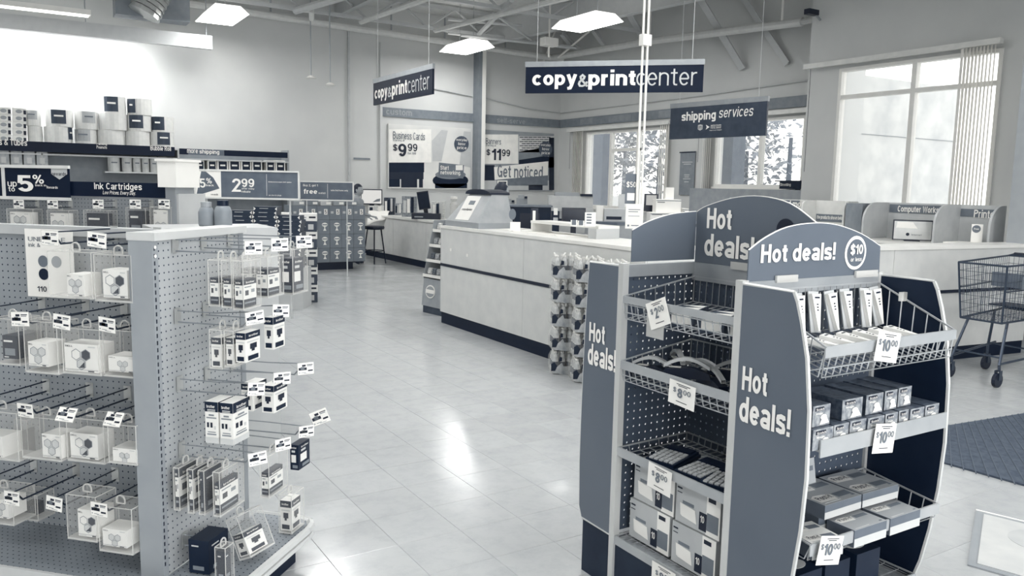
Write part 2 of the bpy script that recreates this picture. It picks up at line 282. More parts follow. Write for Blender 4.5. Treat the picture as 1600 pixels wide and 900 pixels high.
tm.add([(-g, -g, -.0035), (g, -g, -.0035), (g, g, -.0035), (-g, g, -.0035), (-g, -g, -b_), (g, -g, -b_), (g, g, -b_), (-g, g, -b_), (-g+b_, -g+b_, 0), (g-b_, -g+b_, 0), (g-b_, g-b_, 0), (-g+b_, g-b_, 0)],
       [(0,1,5,4),(1,2,6,5),(2,3,7,6),(3,0,4,7),(4,5,9,8),(5,6,10,9),(6,7,11,10),(7,4,8,11),(8,9,10,11)])
t0 = tm.build('tile', FT, fl); t0.location = (cells[0][1], cells[0][2], 0)
for d_, x, y in cells[1:300]:
    c = t0.copy(); c.location = (x, y, 0); COL.objects.link(c)
rest = MB()
for d_, x, y in cells[300:]:
    rest.add([(x-g, y-g, -.0035), (x+g, y-g, -.0035), (x+g, y+g, -.0035), (x-g, y+g, -.0035), (x-g+b_, y-g+b_, 0), (x+g-b_, y-g+b_, 0), (x+g-b_, y+g-b_, 0), (x-g+b_, y+g-b_, 0)], [(0,1,5,4),(1,2,6,5),(2,3,7,6),(3,0,4,7),(4,5,6,7)])
rest.build('tile', FT, fl, kind='stuff')
CZ = 5.35
struct(MB().box((-8.2, 17, -.1), (12, 17.2, CZ)), 'wall_back', WALL)
struct(MB().box((-8.2, -4, -.1), (-8, 17, CZ)), 'wall_left', WALL)
struct(MB().box((-8.2, -4.2, -.1), (-3, -4, CZ)).box((6, -4.2, -.1), (12, -4, CZ)).box((-3, -4.2, -.1), (6, -4, .6)).box((-3, -4.2, 3.4), (6, -4, CZ)), 'wall_front', WALL)
fw_ = MB()
for x in (-3, -.75, 1.5, 3.75, 5.95): fw_.box((x, -4.12, .6), (x+.05, -4.04, 3.4))
fw_.box((-3, -4.12, .6), (6, -4.04, .66)).box((-3, -4.12, 3.34), (6, -4.04, 3.4)); fw_ = struct(fw_, 'window_4', mat('window_frame_paint', .93, .4, var=.03))  # unseen window, added behind the camera to go with the front fill
for x in (-2.95, -.7, 1.55, 3.8): MB().box((x, -4.085, .66), (x+2.2 if x < 3.7 else 5.95, -4.08, 3.34)).build('pane', GLASS, fw_)
# right wall behind the copy desk, with its two windows
W1 = (13.0, 15.85, 1.09, 2.86); W2 = (9.5, 11.62, 1.62, 2.88); WX = 11.87
m = MB()
m.box((WX, 8.75, -.1), (WX+.2, W2[0], CZ)).box((WX, W2[1], -.1), (WX+.2, W1[0], CZ)).box((WX, W1[1], -.1), (WX+.2, 17.2, CZ))
for w in (W1, W2): m.box((WX, w[0], -.1), (WX+.2, w[1], w[2])).box((WX, w[0], w[3]), (WX+.2, w[1], CZ))
struct(m, 'wall_right', WALL)
VX = 10.9; W4 = (5.75, 8.17, .95, 3.43)
m = MB()
m.box((VX, -4.2, -.1), (VX+.2, W4[0], CZ)).box((VX, W4[1], -.1), (VX+.2, 8.75, CZ)).box((VX, W4[0], -.1), (VX+.2, W4[1], W4[2])).box((VX, W4[0], W4[3]), (VX+.2, W4[1], CZ)).box((VX+.2, 8.55, -.1), (WX+.2, 8.75, CZ))
struct(m, 'wall_window', WALL)
struct(MB().box((-8.2, -4.2, CZ), (12.1, 17.2, CZ+.15)), 'ceiling', mat('ceiling_deck', .82, .7))
def window(n, x, w, mull, trans, label=None):
    y0, y1, z0, z1 = w; m = MB(); f = .05
    for a, b in ((y0, y0+f), (y1-f, y1)): m.box((x-.02, a, z0), (x+.1, b, z1))
    m.box((x-.02, y0+f, z0), (x+.1, y1-f, z0+f)).box((x-.02, y0+f, z1-f), (x+.1, y1-f, z1))
    for y in mull: m.box((x-.01, y-.035, z0+f), (x+.09, y+.035, z1-f))
    segs = [y0+f] + [q for y in mull for q in (y-.035, y+.035)] + [y1-f]
    for k, z in trans: m.box((x-.008, segs[2*k], z-.03), (x+.085, segs[2*k+1], z+.03))
    fo = struct(m, 'window_%d' % n, mat('window_frame_paint', .93, .4, var=.03))
    for k in range(len(segs)//2): MB().box((x+.04, segs[2*k], z0+f), (x+.046, segs[2*k+1], z1-f)).build('pane', GLASS, fo)
    MB().box((x-.05, y0-.04, z0-.05), (x-.002, y1+.04, z0)).build('window_sill', WHITE, fo)
window(1, WX, W1, [14.93, 13.98], [(1, 2.42)])
window(2, WX, W2, [10.5], [])
window(3, VX, W4, [6.95], [(0, 3.0), (1, 3.0)])
def blinds(label, x, y0, y1, z, slats, zb, sw=.09):
    t = thing('vertical_blinds', label, 'blinds', (x, (y0+y1)/2, z), 0)
    L_ = (y1-y0)/2
    MB().box((-.05, -L_, -.03), (.03, L_, .04)).box((-.065, -L_, -.035), (-.05, L_, -.02)).build('head_rail', mat('blind_rail', .88, .4), t)
    sm = MB().box((-sw/2, -.0015, zb-z), (sw/2, .0015, -.035)); first = None
    for y, a in slats:
        if first is None: first = sm.build('slat', mat('blind_slat', .96, .5), t); s_ = first
        else: s_ = first.copy(); COL.objects.link(s_)
        s_.location = (0, y-(y0+y1)/2, 0); s_.rotation_euler = (0, 0, a)
    w = MB(); w.tube((-.02, L_-.12, -.04), (-.02, L_-.12, zb-z+.9), .004); w.build('wand', BLACK, t)
    return t
blinds('tall vertical blinds stacked at the right side of the big right window', VX-.12, 5.72, 8.72, 3.5, [(5.80+i*.047, radians(38+i*1.5)) for i in range(10)], .97, .085)
blinds('white vertical blinds gathered at both sides of the window behind the copy desk', WX-.1, 12.85, 16.5, 2.93, [(15.9+i*.06, radians(40)) for i in range(7)]+[(12.9+i*.06, radians(60)) for i in range(5)], 1.1)
blinds('white vertical blinds beside the window right of the hanging shipping sign', WX-.1, 9.3, 12.1, 2.95, [(11.68+i*.05, radians(50)) for i in range(5)], 1.2)
# wall bands and trim
bandm = mat('wall_band', .47, .5, var=.06, scale=10)
b1 = struct(MB().box((7.04, 16.965, 3.03), (9.36, 17, 3.225)).box((9.52, 16.965, 3.03), (11.87, 17, 3.225)), 'trim_1', bandm)
text('custom', (7.15, 16.964, 3.07), X, Z, .62, .13, mat('band_print', .6, .5), b1, .02)
text('self-serve', (10.0, 16.964, 3.06), X, Z, .8, .12, MATS['band_print'], b1, .02)
b2 = struct(MB().box((WX-.035, 8.76, 3.03), (WX, 16.96, 3.225)), 'trim_2', bandm)
for i, (y, w) in enumerate([(15.6, .5), (14.2, .8), (12.9, .4)]): MB().box((WX-.038, y, 3.06), (WX-.036, y+w, 3.2)).build('band_panel', mat('band_tint', .53, .5), b2)
struct(MB().box((7.0, 16.93, 0), (7.05, 17, 4.6)), 'trim_3', WALL)
struct(MB().box((6.27, 16.94, 0), (6.31, 17, 4.75)), 'trim_4', mat('conduit_paint', .72, .5))
struct(MB().box((9.36, 16.72, 0), (9.44, 17, 4.75), 1).box((9.44, 16.70, 0), (9.53, 17, 4.75), 0), 'trim_5', [WHITE, MGREY])  # grey left box paints in the white column's shadow side
struct(MB().box((-8, 16.97, 0), (11.85, 17, .1)), 'baseboard_back', KICK)
struct(MB().box((11.84, 8.76, 0), (11.87, 16.96, .1)), 'baseboard_right', KICK)
c_ = struct(MB().box((6.4, 16.98, 2.06), (6.78, 17, 2.1)), 'trim_6', MGREY)
# conduits and the camera on the walls
tag(MB().path([(9.5, 16.96, 3.55), (9.55, 16.96, 3.62), (10.8, 16.96, 3.45), (11.8, 16.96, 3.4), (11.83, 15.5, 3.4), (11.83, 12.0, 3.42), (11.83, 9.0, 3.48)], .014).build('wall_conduit', LGREY), 'thin grey conduit running along the wall above the dark band', 'pipe')
tag(MB().path([(7.1, 16.96, 3.72), (8.3, 16.96, 3.72), (9.3, 16.96, 3.62)], .014).build('wall_conduit', LGREY), 'thin grey conduit on the back wall left of the white column', 'pipe')
p_ = ax(1277, 22, 10.8); cm = thing('security_camera', 'small dark security camera high on the wall above the big window', 'camera', p_)
MB().box((-.25, -.05, -.03), (-.02, .05, .05)).build('camera_body', BLACK, cm); MB().tube((-.05, 0, 0), (.08, 0, -.08), .02).build('bracket', GREY, cm)
# grey column at the right edge
struct(MB().box((8.52, 3.55, 0), (9.1, 4.3, CZ)), 'trim_7', mat('column_paint', .6, .6, var=.03))
# ---------------------------------------------------------------- roof structure
def beam(p, q, w, h, name, label, mats=PIPE, cat='beam'):
    p, q = Vector(p), Vector(q); d = (q-p); L_ = d.length; d.normalize(); s = d.cross(Z).normalized(); u = s.cross(d)
    M = Matrix((s, d, u)).transposed().to_4x4(); M.translation = p
    m = MB().box((-w/2, 0, -.006), (w/2, L_, .006)).box((-w/2, 0, h-.006), (w/2, L_, h+.006)).box((-.006, 0, 0), (.006, L_, h))
    o = m.build(name, mats, M=M); return tag(o, label, cat)
pm = MB().tube((-1.5, 16.8, 4.98), (11.75, 16.8, 4.68), .075, 10)
pt = pm.build('ceiling_pipe', PIPE, smooth=False); tag(pt, 'large white pipe running along the top of the back wall', 'pipe')
for x in (4.6, 7.2, 8.5, 10.1): MB().tube((x, 16.8, 4.84-.023*(x-4)), (x, 16.8, CZ), .018).build('hanger', GREY, pt)
p2 = MB().tube((11.42, 16.7, 4.68), (11.3, 13.1, 4.56), .075, 10).tube((11.3, 13.1, 4.56), (11.35, 9.3, 4.36), .075, 10).tube((11.35, 9.3, 4.36), (11.35, 8.85, 4.36), .05, 8).tube((11.35, 8.85, 4.36), (11.35, 8.8, 3.9), .06, 8)
tag(p2.build('ceiling_pipe', PIPE), 'bright pipe along the right wall behind the large hanging sign, ending in an elbow', 'pipe')
def pipe_px(a, b, za, zb, r, ext, label, m=PIPE):
    p, q = az(*a, za), az(*b, zb); d = (q-p).normalized(); o = MB().tube(p, q+d*ext, r, 8).build('ceiling_pipe', m); return tag(o, label, 'pipe')
pipe_px((680, 48), (872, 0), 4.75, 4.75, .05, 5, 'straight white pipe rising toward the viewer above the back left hanging sign')
pipe_px((564, 34), (660, 0), 4.8, 4.8, .06, 4, 'pale pipe near the top of the picture left of the roof truss')
pipe_px((462, 17), (520, 0), 4.8, 4.8, .07, 3, 'short pale pipe with an elbow at the top left of the roof', LGREY)
tag(MB().path([az(470, 15, 4.9), az(487, 16, 4.75), az(487, 30, 4.66)], .05, 8).build('pipe_elbow', PIPE), 'white pipe elbow dropping to the long wall pipe', 'pipe')
for i, (a, b, za, zb, r) in enumerate([((740, 62), (800, 0), 4.8, 4.9, .05), ((815, 40), (700, 30), 4.9, 4.9, .03), ((770, 20), (830, 62), 5., 4.7, .03), ((700, 52), (900, 75), 4.7, 4.6, .025), ((720, 55), (860, 70), 4.6, 4.6, .03)]):
    p, q = az(*a, za), az(*b, zb); tag(MB().tube(p, q, r, 6).build('roof_conduit', LGREY), ['thick conduit crossing above the back lamp', 'thin cross conduit near the roof ridge', 'steep thin conduit right of the roof truss', 'long thin conduit passing over the dark cluster by the beam', 'lower thin conduit leading to the small white junction box'][i], 'pipe')
jb = ay(858, 66, 14); tag(MB().box(jb-Vector((.16, .1, .08)), jb+Vector((.16, .1, .08))).tube(jb+Vector((0, 0, -.3)), jb+Vector((0, 0, 1.2)), .02).build('junction_box', WHITE), 'small white junction box hanging right of the back lamp', 'junction box')
# open web trusses
def truss(name, label, p, q, h, n, cat='truss'):
    p, q = Vector(p), Vector(q); t = thing(name, label, cat, p); d = q-p
    MB().tube((0, 0, 0), d, .05, 4).build('bottom_chord', LGREY, t); MB().tube((0, 0, h), d+Z*h, .05, 4).build('top_chord', LGREY, t)
    for k in range(n):
        a = d*(k/n)+(Z*h if k % 2 else Z*0); b = d*((k+1)/n)+(Z*0 if k % 2 else Z*h)
        MB().tube(a, b, .025, 5).build('web_bar', LGREY, t)
    return t
truss('roof_truss', 'open web roof truss parallel to the back wall, farthest from the viewer', (1.0, 15.9, 4.88), (11.6, 15.9, 4.8), .45, 16)
truss('roof_truss', 'open web roof truss across the ceiling, nearer the viewer', (2.0, 13.6, 4.95), (11.6, 13.6, 4.85), .4, 16)
g1 = beam((9.40, 17, 4.75), (10.35, 8.0, 4.75), .16, .5, 'roof_beam', 'deep roof beam with bright lower flange above the large hanging sign', LGREY)
g2 = beam((6.0, 17, 5.0), (6.0, 6, 5.0), .12, .32, 'roof_beam', 'roof beam left of the pipes near the top centre', LGREY)
for i, (a, b, w) in enumerate([((1160, 108), (1083, -20), .16), ((1230, 100), (1150, -20), .12), ((1005, 62), (960, -20), .14), ((948, 78), (905, 20), .12), ((905, 88), (878, 55), .12), ((1290, 20), (1235, -40), .1)]):
    if i == 5: continue
    p = ax(a[0], a[1], 11.8); q = az(b[0], b[1], 5.3) if i < 3 else ax(b[0], b[1], 11.0)
    if q.x > 11.7: q.x = 11.2
    d = (q-p); L_ = d.length; d.normalize(); s = Y.copy(); u = s.cross(d).normalized(); s = d.cross(u); M = Matrix((s, d, u)).transposed().to_4x4(); M.translation = p
    o = MB().box((-w/2, 0, -.01), (w/2, L_, .01)).box((-.01, 0, 0), (.01, L_, .09)).build('wall_brace', LGREY, M=M)
    tag(o, 'slanted roof brace meeting the right wall, ' + ['second from the right', 'farthest right', 'third from the right, above the hanging sign', 'fourth from the right, behind the bright lamp', 'leftmost, just left of the lamp'][i], 'brace')
for i, (a, b) in enumerate([((1017, 10), (1014, 68)), ((1224, 0), (1222, 32)), ((880, 15), (850, 95)), ((872, 90), (925, 45)), ((847, 45), (845, 85))]):
    p, q = ax(*a, 11.3), ax(*b, 11.3); tag(MB().tube(p, q, .025, 6).build('hanger_rod', WHITE), ['white hanger rod above the words on the large sign', 'white hanger rod near the end of the bright pipe', 'steep white hanger rod left of the long lamp', 'slanted white hanger rod under the long lamp', 'short hanger rod at the white junction box'][i], 'rod')
# round duct and box at the top left
dp = ay(243, -4, 15.5); dk = thing('air_duct', 'ribbed round air duct at the top left with a square diffuser behind', 'duct', dp)
q0 = ay(225, 22, 15.5)-dp; q1 = ay(262, -45, 15.5)-dp; dd = (q1-q0)/10
for k in range(10): MB().tube(q0+dd*k, q0+dd*(k+.92), .27, 14, r2=.245).build('duct_ring', STEEL, dk)
a0 = ay(222, 0, 15.9)-dp; MB().box((a0.x-.45, a0.y-.2, a0.z-.32), (a0.x+.75, a0.y+.2, a0.z+.3)).build('diffuser_box', MGREY, dk)
# long strip pendants at the top left
for k, (x0, x1, y, zc, lab) in enumerate([(-2.6, 3.3, 16.1, 4.05, 'lower long fluorescent pendant in front of the bright back wall'), (-2.6, 1.25, 15.3, 4.2, 'upper shorter fluorescent pendant at the top left corner')]):
    t = thing('strip_light', lab, 'lamp', ((x0+x1)/2, y, zc)); L_ = (x1-x0)/2
    if k == 1: MB().box((-L_, -.1, -.02), (L_, .1, .06)).build('housing', WHITE, t); MB().box((-L_+.03, -.07, -.04), (L_-.03, .07, -.021)).build('diffuser', emit('strip_glow', 1, 3), t)
    else:
        MB().box((-L_, -.1, .1), (L_, .1, .14)).box((-L_, -.1, -.1), (L_, -.085, .1)).box((-L_, -.085, -.1), (L_, .04, -.09)).build('housing', LGREY, t)
        MB().box((-L_+.03, -.03, -.02), (L_-.03, .05, .03)).build('tube_lamp', emit('strip_glow', 1, 3), t)
    for u in (-L_*.6, L_*.3, L_-.08): MB().tube((u, 0, .1), (u, 0, CZ-zc), .008).build('cable', GREY, t)
# ceiling lamps
for i, (x, y) in enumerate(FIX):
    lab = {0: 'glowing ceiling lamp above the back left hanging sign', 1: 'glowing ceiling lamp above the large hanging sign', 2: 'glowing ceiling lamp at the top left under the wall pipe'}.get(i, 'glowing ceiling lamp %s' % ('out of view, over the %s' % ['', '', '', 'main aisle by the ink shelves', 'copy counter', 'left shelf rows', 'entrance mat', 'near left aisle', 'far left rows', 'left rear rows', 'space right behind the viewer', 'space left behind the viewer', 'entrance doors'][i] if i > 2 else ''))
    t = thing('ceiling_lamp', lab, 'lamp', (x, y, FIXZ))
    mm = MB(); a, b = .33, .62
    mm.add([(-a, -b, -.02), (a, -b, -.02), (a, b, -.02), (-a, b, -.02), (-a+.12, -b+.1, .12), (a-.12, -b+.1, .12), (a-.12, b-.1, .12), (-a+.12, b-.1, .12)], [(0,1,5,4),(1,2,6,5),(2,3,7,6),(3,0,4,7),(4,5,6,7)]); mm.build('reflector', emit('lamp_reflector_glow', 1, 1.6), t)
    MB().box((-a+.01, -b+.01, -.022), (a-.01, b-.01, -.012)).build('diffuser', emit('lamp_glow', 1, 9), t)
    for u in (-.3, .3): MB().tube((0, u, .12), (0, u, CZ-FIXZ), .006).build('cable', GREY, t)
# small pendant speakers on long rods
for p, q, lab in ((ay(486, 28, 15.8), ay(486, 122, 15.8), 'white pendant sensor on a long dark rod, left one of the pair'), (ay(516, 10, 15.4), ay(516, 133, 15.4), 'flat white pendant sensor on a long rod, right one of the pair')):
    t = thing('pendant_sensor', lab, 'sensor', q); MB().tube((0, 0, .04), (0, 0, CZ-q.z), .012).build('rod', GREY, t)
    MB().lathe([(.03, .05), (.06, .03), (.1, 0), (.02, -.01)], n=10).build('sensor_head', WHITE, t)
# ---------------------------------------------------------------- outside
ex = struct(MB().box((12.1, -30, -.2), (70, 45, -.12)).box((-30, -30, -.2), (12.1, -4.3, -.12)), 'ground', mat('pavement_outside', .82, .8))
m = MB().box((12.1, 8.8, -.12), (15.3, 9.0, 3.53)); o = m.build('outside_wall', mat('stucco', .8, .8, var=.1, scale=3)); tag(o, 'stucco wall outside the big right window', 'wall')
MB().box((12.1, 8.79, 2.55), (15.3, 8.80, 2.56)).build('score_line', MGREY, o)
for i, (a, b, X0, lab) in enumerate([(924, 941, 13.6, 'dark pillar outside the window behind the copy desk'), (1122, 1144, 13.6, 'dark pillar outside the window right of the hanging shipping sign')]):
    p, q = ax(a, 250, X0), ax(b, 250, X0); tag(MB().box((X0, q.y, -.12), (X0+.4, p.y, 4.2)).build('pillar', mat('pillar_paint', .34, .8)), lab, 'pillar')
leafm = mat('tree_leaves', .45, .7, var=.3, scale=2); bark = mat('tree_bark', .3, .8)
def tree(x, y, h, r, n, label, dens=.16):
    t = thing('tree', label, 'tree', (x, y, -.12)); m = MB()
    for _ in range(n):
        th, ph = random.uniform(0, 2*pi), math.acos(random.uniform(-1, 1)); rr = r*random.uniform(.4, 1)
        c = Vector((rr*sin(ph)*cos(th), rr*sin(ph)*sin(th), h*.62+rr*cos(ph)*1.1)); a = Vector((random.uniform(-1, 1), random.uniform(-1, 1), random.uniform(-1, 1))).normalized(); b = a.orthogonal().normalized(); s = dens*random.uniform(.6, 1.3)
        m.add([c-a*s, c-b*s*.5, c+a*s, c+b*s*.5], [(0, 1, 2, 3)])
    m.build('foliage', leafm, t, kind='stuff'); MB().tube((0, 0, 0), (0, 0, h*.6), .14, 7, r2=.07).build('trunk', bark, t)
for i, (pxx, X0, h, r, n, lab) in enumerate([(948, 22, 5.5, 2.0, 900, 'leafy tree seen through the left pane behind the copy desk'), (975, 26, 6.5, 1.8, 160, 'sparse bright tree seen through the middle pane behind the copy desk'), (1030, 20, 5.2, 1.7, 800, 'leafy tree seen through the pane beside the power poles'), (1165, 26, 5.5, 2.0, 900, 'leafy tree seen through the left pane right of the shipping sign'), (1232, 24, 6, 1.8, 170, 'sparse bright tree seen through the pane next to the big wall')]):
    p = ax(pxx, 280, X0); tree(X0, p.y, h, r, n, lab)
def car(x, y, label, v):
    t = thing('car', label, 'car', (x, y, -.12), radians(80)); pr = [(-2.1, .3), (-2.1, .75), (-1.3, .9), (-.7, 1.38), (.8, 1.4), (1.5, .95), (2.1, .85), (2.15, .3)]
    MB().prism(pr, 'y', -.85, .85).build('body', mat('car_paint_%d' % int(v*100), v, .25, coat=.5), t)
    MB().prism([(-1.15, .92), (-.65, 1.3), (.75, 1.32), (1.3, .95)], 'y', -.86, .86).build('side_window', DARK, t)
    for u in (-1.35, 1.35):
        for s in (-.86, .7): MB().tube((u, s, .32), (u, s+.16, .32), .32, 14).build('wheel', BLACK, t)
p = ax(945, 322, 19); car(19, p.y, 'pale car parked outside the window behind the copy desk', .8)
p = ax(1160, 290, 18); car(19, p.y, 'white car parked outside the window right of the shipping sign', .9)
# ================================================================ HOT DEALS DISPLAY
HX, YB, YD, HXR, HXC = 1.915, 1.735, 2.306, 2.60, 2.27
NX = Vector((-1, 0, 0)); NY = Vector((0, -1, 0))
hd = thing('merchandise_display', 'slate grey four sided discount display with arched headers in the right foreground', 'display', (HX, YB, 0)); hd0 = Vector((HX, YB, 0))
def H(mb, name, mats, parent=hd, **k):
    # geometry is given in world coordinates, parts live in the display's frame
    mb.v = [(a-hd0.x, b-hd0.y, c) for a, b, c in mb.v]; return mb.build(name, mats, parent, **k)
def HT(s, o, xd, yd, w, h, m, parent, **k): return text(s, Vector(o)-hd0, xd, yd, w, h, m, parent, **k)
TRIM = mat('display_trim', .82, .3, metal=.3, var=.04); PANEL = mat('display_panel', .37, .42, var=.03, scale=3); DBASE = mat('display_base', .12, .5, spec=.25); WIRE = mat('wire_grey', .66, .35, metal=.2); LIP = mat('shelf_lip', .66, .35, metal=.1)
def side_panel(name, edge, yc, x, pm_=None):
    out = [(yc, .225)] + edge + [(yc, 1.262)]
    o = H(MB().prism(out, 'x', x, x+.012, 0), name, pm_ or PANEL)
    H(MB().path([(x+.006, a, b) for a, b in [(yc, .222)]+edge+[(yc, 1.265)]], .007, 6), 'edge_trim', TRIM, o) if False else None
    t_ = MB().path([(x+.006, a, b) for a, b in [(yc, .222)]+edge+[(yc, 1.265)]], .007, 6); t_.v = [(a-hd0.x, b-hd0.y, c) for a, b, c in t_.v]; t_.build('edge_trim', TRIM, o)
    return o
EB = [(1.52, .225), (1.497, .30), (1.475, .42), (1.457, .57), (1.449, .73), (1.455, .93), (1.474, 1.08), (1.50, 1.18), (1.518, 1.235), (1.532, 1.262)]
ED = [(2.50, .225), (2.518, .27), (2.524, .45), (2.524, .6), (2.52, .8), (2.515, 1.0), (2.508, 1.15), (2.50, 1.262)]
sb = side_panel('side_panel', EB, YB-.012, HX-.012); sd = side_panel('side_panel', ED, YD+.012, HX-.012)
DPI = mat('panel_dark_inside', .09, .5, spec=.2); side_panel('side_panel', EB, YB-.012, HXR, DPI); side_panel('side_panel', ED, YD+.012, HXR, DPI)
LET = mat('cream_lettering', .97, .5, var=0)
HT('Hot', (HX-.013, 1.70, .938), -Y, Z, .098, .075, LET, sb, bold=.045)
HT('deals!', (HX-.013, 1.705, .838), -Y, Z, .195, .082, LET, sb, bold=.045)
HT('Hot', (HX-.013, 2.484, .955), -Y, Z, .098, .075, LET, sd, bold=.045)
HT('deals!', (HX-.013, 2.488, .862), -Y, Z, .172, .085, LET, sd, bold=.045)
for y in (YB, YD):
    for x in (HX, HXR): H(MB().box((x-.014, y-.014, .02), (x+.014, y+.014, 1.275)), 'post', TRIM)
H(MB().box((HXC-.012, YB, 1.2), (HXC+.012, YD, 1.27)).box((HX, YD-.012, 1.225), (HXR, YD+.012, 1.27)).box((HX, YB-.012, 1.225), (HXR, YB+.012, 1.27)), 'top_rail', mat('rail_grey', .62, .35, metal=.2))
H(MB().box((HX+.014, YD-.003, .24), (HXR-.014, YD, 1.225)), 'back_panel', DPEG_X)
H(MB().box((HX+.014, YB-.003, .24), (HXR-.014, YB, 1.225)), 'back_panel', DPEG_X)
H(MB().box((HXC-.0015, YB+.002, .24), (HXC+.0015, YD-.005, 1.2)), 'back_panel', DPEG_Y)
# base
H(MB().box((HX-.004, YB+.002, .0), (HXR, YD-.002, .20)).box((HX-.004, YD+.004, 0), (HXR, 2.50, .215)).box((HX-.004, 1.50, 0), (HXR, YB-.004, .215)), 'base', DBASE)
H(MB().box((HX-.006, YB, .2), (HXR, YD, .212)).box((HX-.006, YD, .215), (HXR, 2.505, .225)).box((HX-.006, 1.50, .215), (HXR, YB, .225)), 'base_top', GREY)
# headers
def arc(pts, n=4): # smooth through points (Catmull-Rom)
    P_ = [pts[0]]+pts+[pts[-1]]; o = []
    for i in range(1, len(P_)-2):
        for k in range(n):
            t = k/n; a, b, c, d = P_[i-1], P_[i], P_[i+1], P_[i+2]
            o.append(tuple(.5*((2*b[j])+(-a[j]+c[j])*t+(2*a[j]-5*b[j]+4*c[j]-d[j])*t*t+(-a[j]+3*b[j]-3*c[j]+d[j])*t**3) for j in (0, 1)))
    return o+[pts[-1]]
def header(out, axis, lo, hi):
    o = H(MB().prism(out, axis, lo, hi), 'header', PANEL)
    pts = [((lo+hi)/2, a, b) if axis == 'x' else (a, (lo+hi)/2, b) for a, b in out]
    e = MB().path(pts[1:-1], .0035, 4); e.v = [(a-hd0.x, b-hd0.y, c) for a, b, c in e.v]; e.build('edge_trim', CARD, o)
    return o
ha = [(1.93, 1.27)] + arc([(1.93, 1.368), (2.0, 1.405), (2.1, 1.437), (2.229, 1.449), (2.35, 1.441), (2.48, 1.41), (2.59, 1.366)]) + [(2.595, 1.27)]
hb = header(ha, 'y', YB-.008, YB-.003)
_a=ay(1188,411,YB-.01); _b=ay(1306,380,YB-.01)
HT('Hot deals!', (_a.x, YB-.009, _a.z), X, Z, _b.x-_a.x, .058, LET, hb, bold=.045)
_c=ay(1337,395,YB-.01); cm_ = MB().disc((_c.x-hd0.x, -.009, _c.z), X, Z, .058, 1, 28).disc((_c.x-hd0.x, -.0105, _c.z), X, Z, .047, 0, 28); cm_.build('round_badge', [PANEL, LET], hb)
HT('$10', (_c.x-.035, YB-.0125, _c.z-.008), X, Z, .068, .04, LET, hb, bold=.045); HT('or less', (_c.x-.03, YB-.0125, _c.z-.029), X, Z, .06, .014, LET, hb, bold=.01)
# A header: panel facing the aisle, arched, and the blank panel folded off it
hA = [(YD-.005, 1.27)] + arc([(YD-.005, 1.465), (2.25, 1.489), (2.12, 1.522), (1.99, 1.531), (1.86, 1.508), (1.748, 1.447)]) + [(1.748, 1.27)]
h2 = header(hA, 'x', HXC-.004, HXC+.001)
HT('Hot', (HXC-.005, 2.243, 1.405), -Y, Z, .125, .078, LET, h2, bold=.045); HT('deals!', (HXC-.005, 2.25, 1.30), -Y, Z, .245, .085, LET, h2, bold=.045)
cm_ = MB().disc(Vector((HXC-.006, 1.872, 1.42))-hd0, -Y, Z, .038, 0, 20); cm_.build('round_hole', BLACK, h2)
hD = [(1.945, 1.28)] + arc([(1.945, 1.397), (2.02, 1.428), (2.12, 1.453), (2.2, 1.462), (2.262, 1.466)]) + [(2.262, 1.28)]
header(hD, 'y', YD-.006, YD-.001)
for a_, b_ in (((2.45, YB-.02, 1.262), (2.57, YB-.012, 1.285)), ((2.05, YB-.02, 1.262), (2.15, YB-.012, 1.285)), ((HXC-.02, 2.0, 1.262), (HXC-.008, 2.1, 1.29))): H(MB().box(a_, b_), 'header_clip', CLEARE)
# wire baskets and shelves (u across, w from the back toward the viewer)
def basket(org, U, Wd, w, d, zf, zb, hf, hb_, solid_front=.03, name='wire_basket'):
    # org: back left corner at z=0; U across, Wd outward; zf/zb rim heights, hf/hb depth below the rim
    org, U, Wd = Vector(org), Vector(U), Vector(Wd); m = MB(); P = lambda u, q, z: org+U*u+Wd*q+Z*z
    m.path([P(0, 0, zb), P(0, d, zf), P(w, d, zf), P(w, 0, zb)], .0035, 4, closed=True)
    n = max(2, int(w/.032))
    for i in range(n+1):
        u = w*i/n; m.path([P(u, 0, zb), P(u, .004, zb-hb_), P(u, d-.02, zf-hf), P(u, d, zf)], .0022, 3)
    nd = max(2, int(d/.045))
    for i in range(nd+1):
        q = d*i/nd; zt = zb+(zf-zb)*i/nd; zo = (zb-hb_)+((zf-hf)-(zb-hb_))*i/nd
        m.path([P(0, q, zt), P(0, q*.97, zo), P(w, q*.97, zo), P(w, q, zt)], .0022, 3)
    for f in (.35, .7): m.path([P(0, d-.004, zf-hf*f), P(w, d-.004, zf-hf*f)], .0025, 4)
    o = H(m, name, WIRE)
    l = MB(); nn = P(0, d, 0)-P(0, 0, 0); nn.normalize()
    a, b = P(-.006, d, zf), P(w+.006, d, zf)
    l.add([a, b, b-Z*solid_front, a-Z*solid_front, a+nn*.004, b+nn*.004, b+nn*.004-Z*solid_front, a+nn*.004-Z*solid_front], [(0,1,2,3),(7,6,5,4),(4,5,1,0),(5,6,2,1),(6,7,3,2),(7,4,0,3)])
    l.v = [(q[0]-hd0.x, q[1]-hd0.y, q[2]) for q in l.v]; l.build('front_lip', LIP, o); return o
aw = YD-.03-YB
basket((HXC-.01, YD-.015, 0), -Y, NX, aw, .352, 1.155, 1.215, .085, .10, .024)
basket((HXC-.01, YD-.015, 0), -Y, NX, aw, .352, .912, .965, .075, .10, .03)
basket((HXC-.01, YD-.015, 0), -Y, NX, aw, .352, .578, .585, .03, .03, .032)
basket((HXC-.01, YD-.015, 0), -Y, NX, aw, .352, .226, .23, .012, .012, .03)
bw = HXR-.04-HX
basket((HX+.026, YB-.012, 0), X, NY, bw, .285, 1.115, 1.24, .09, .15, .03)
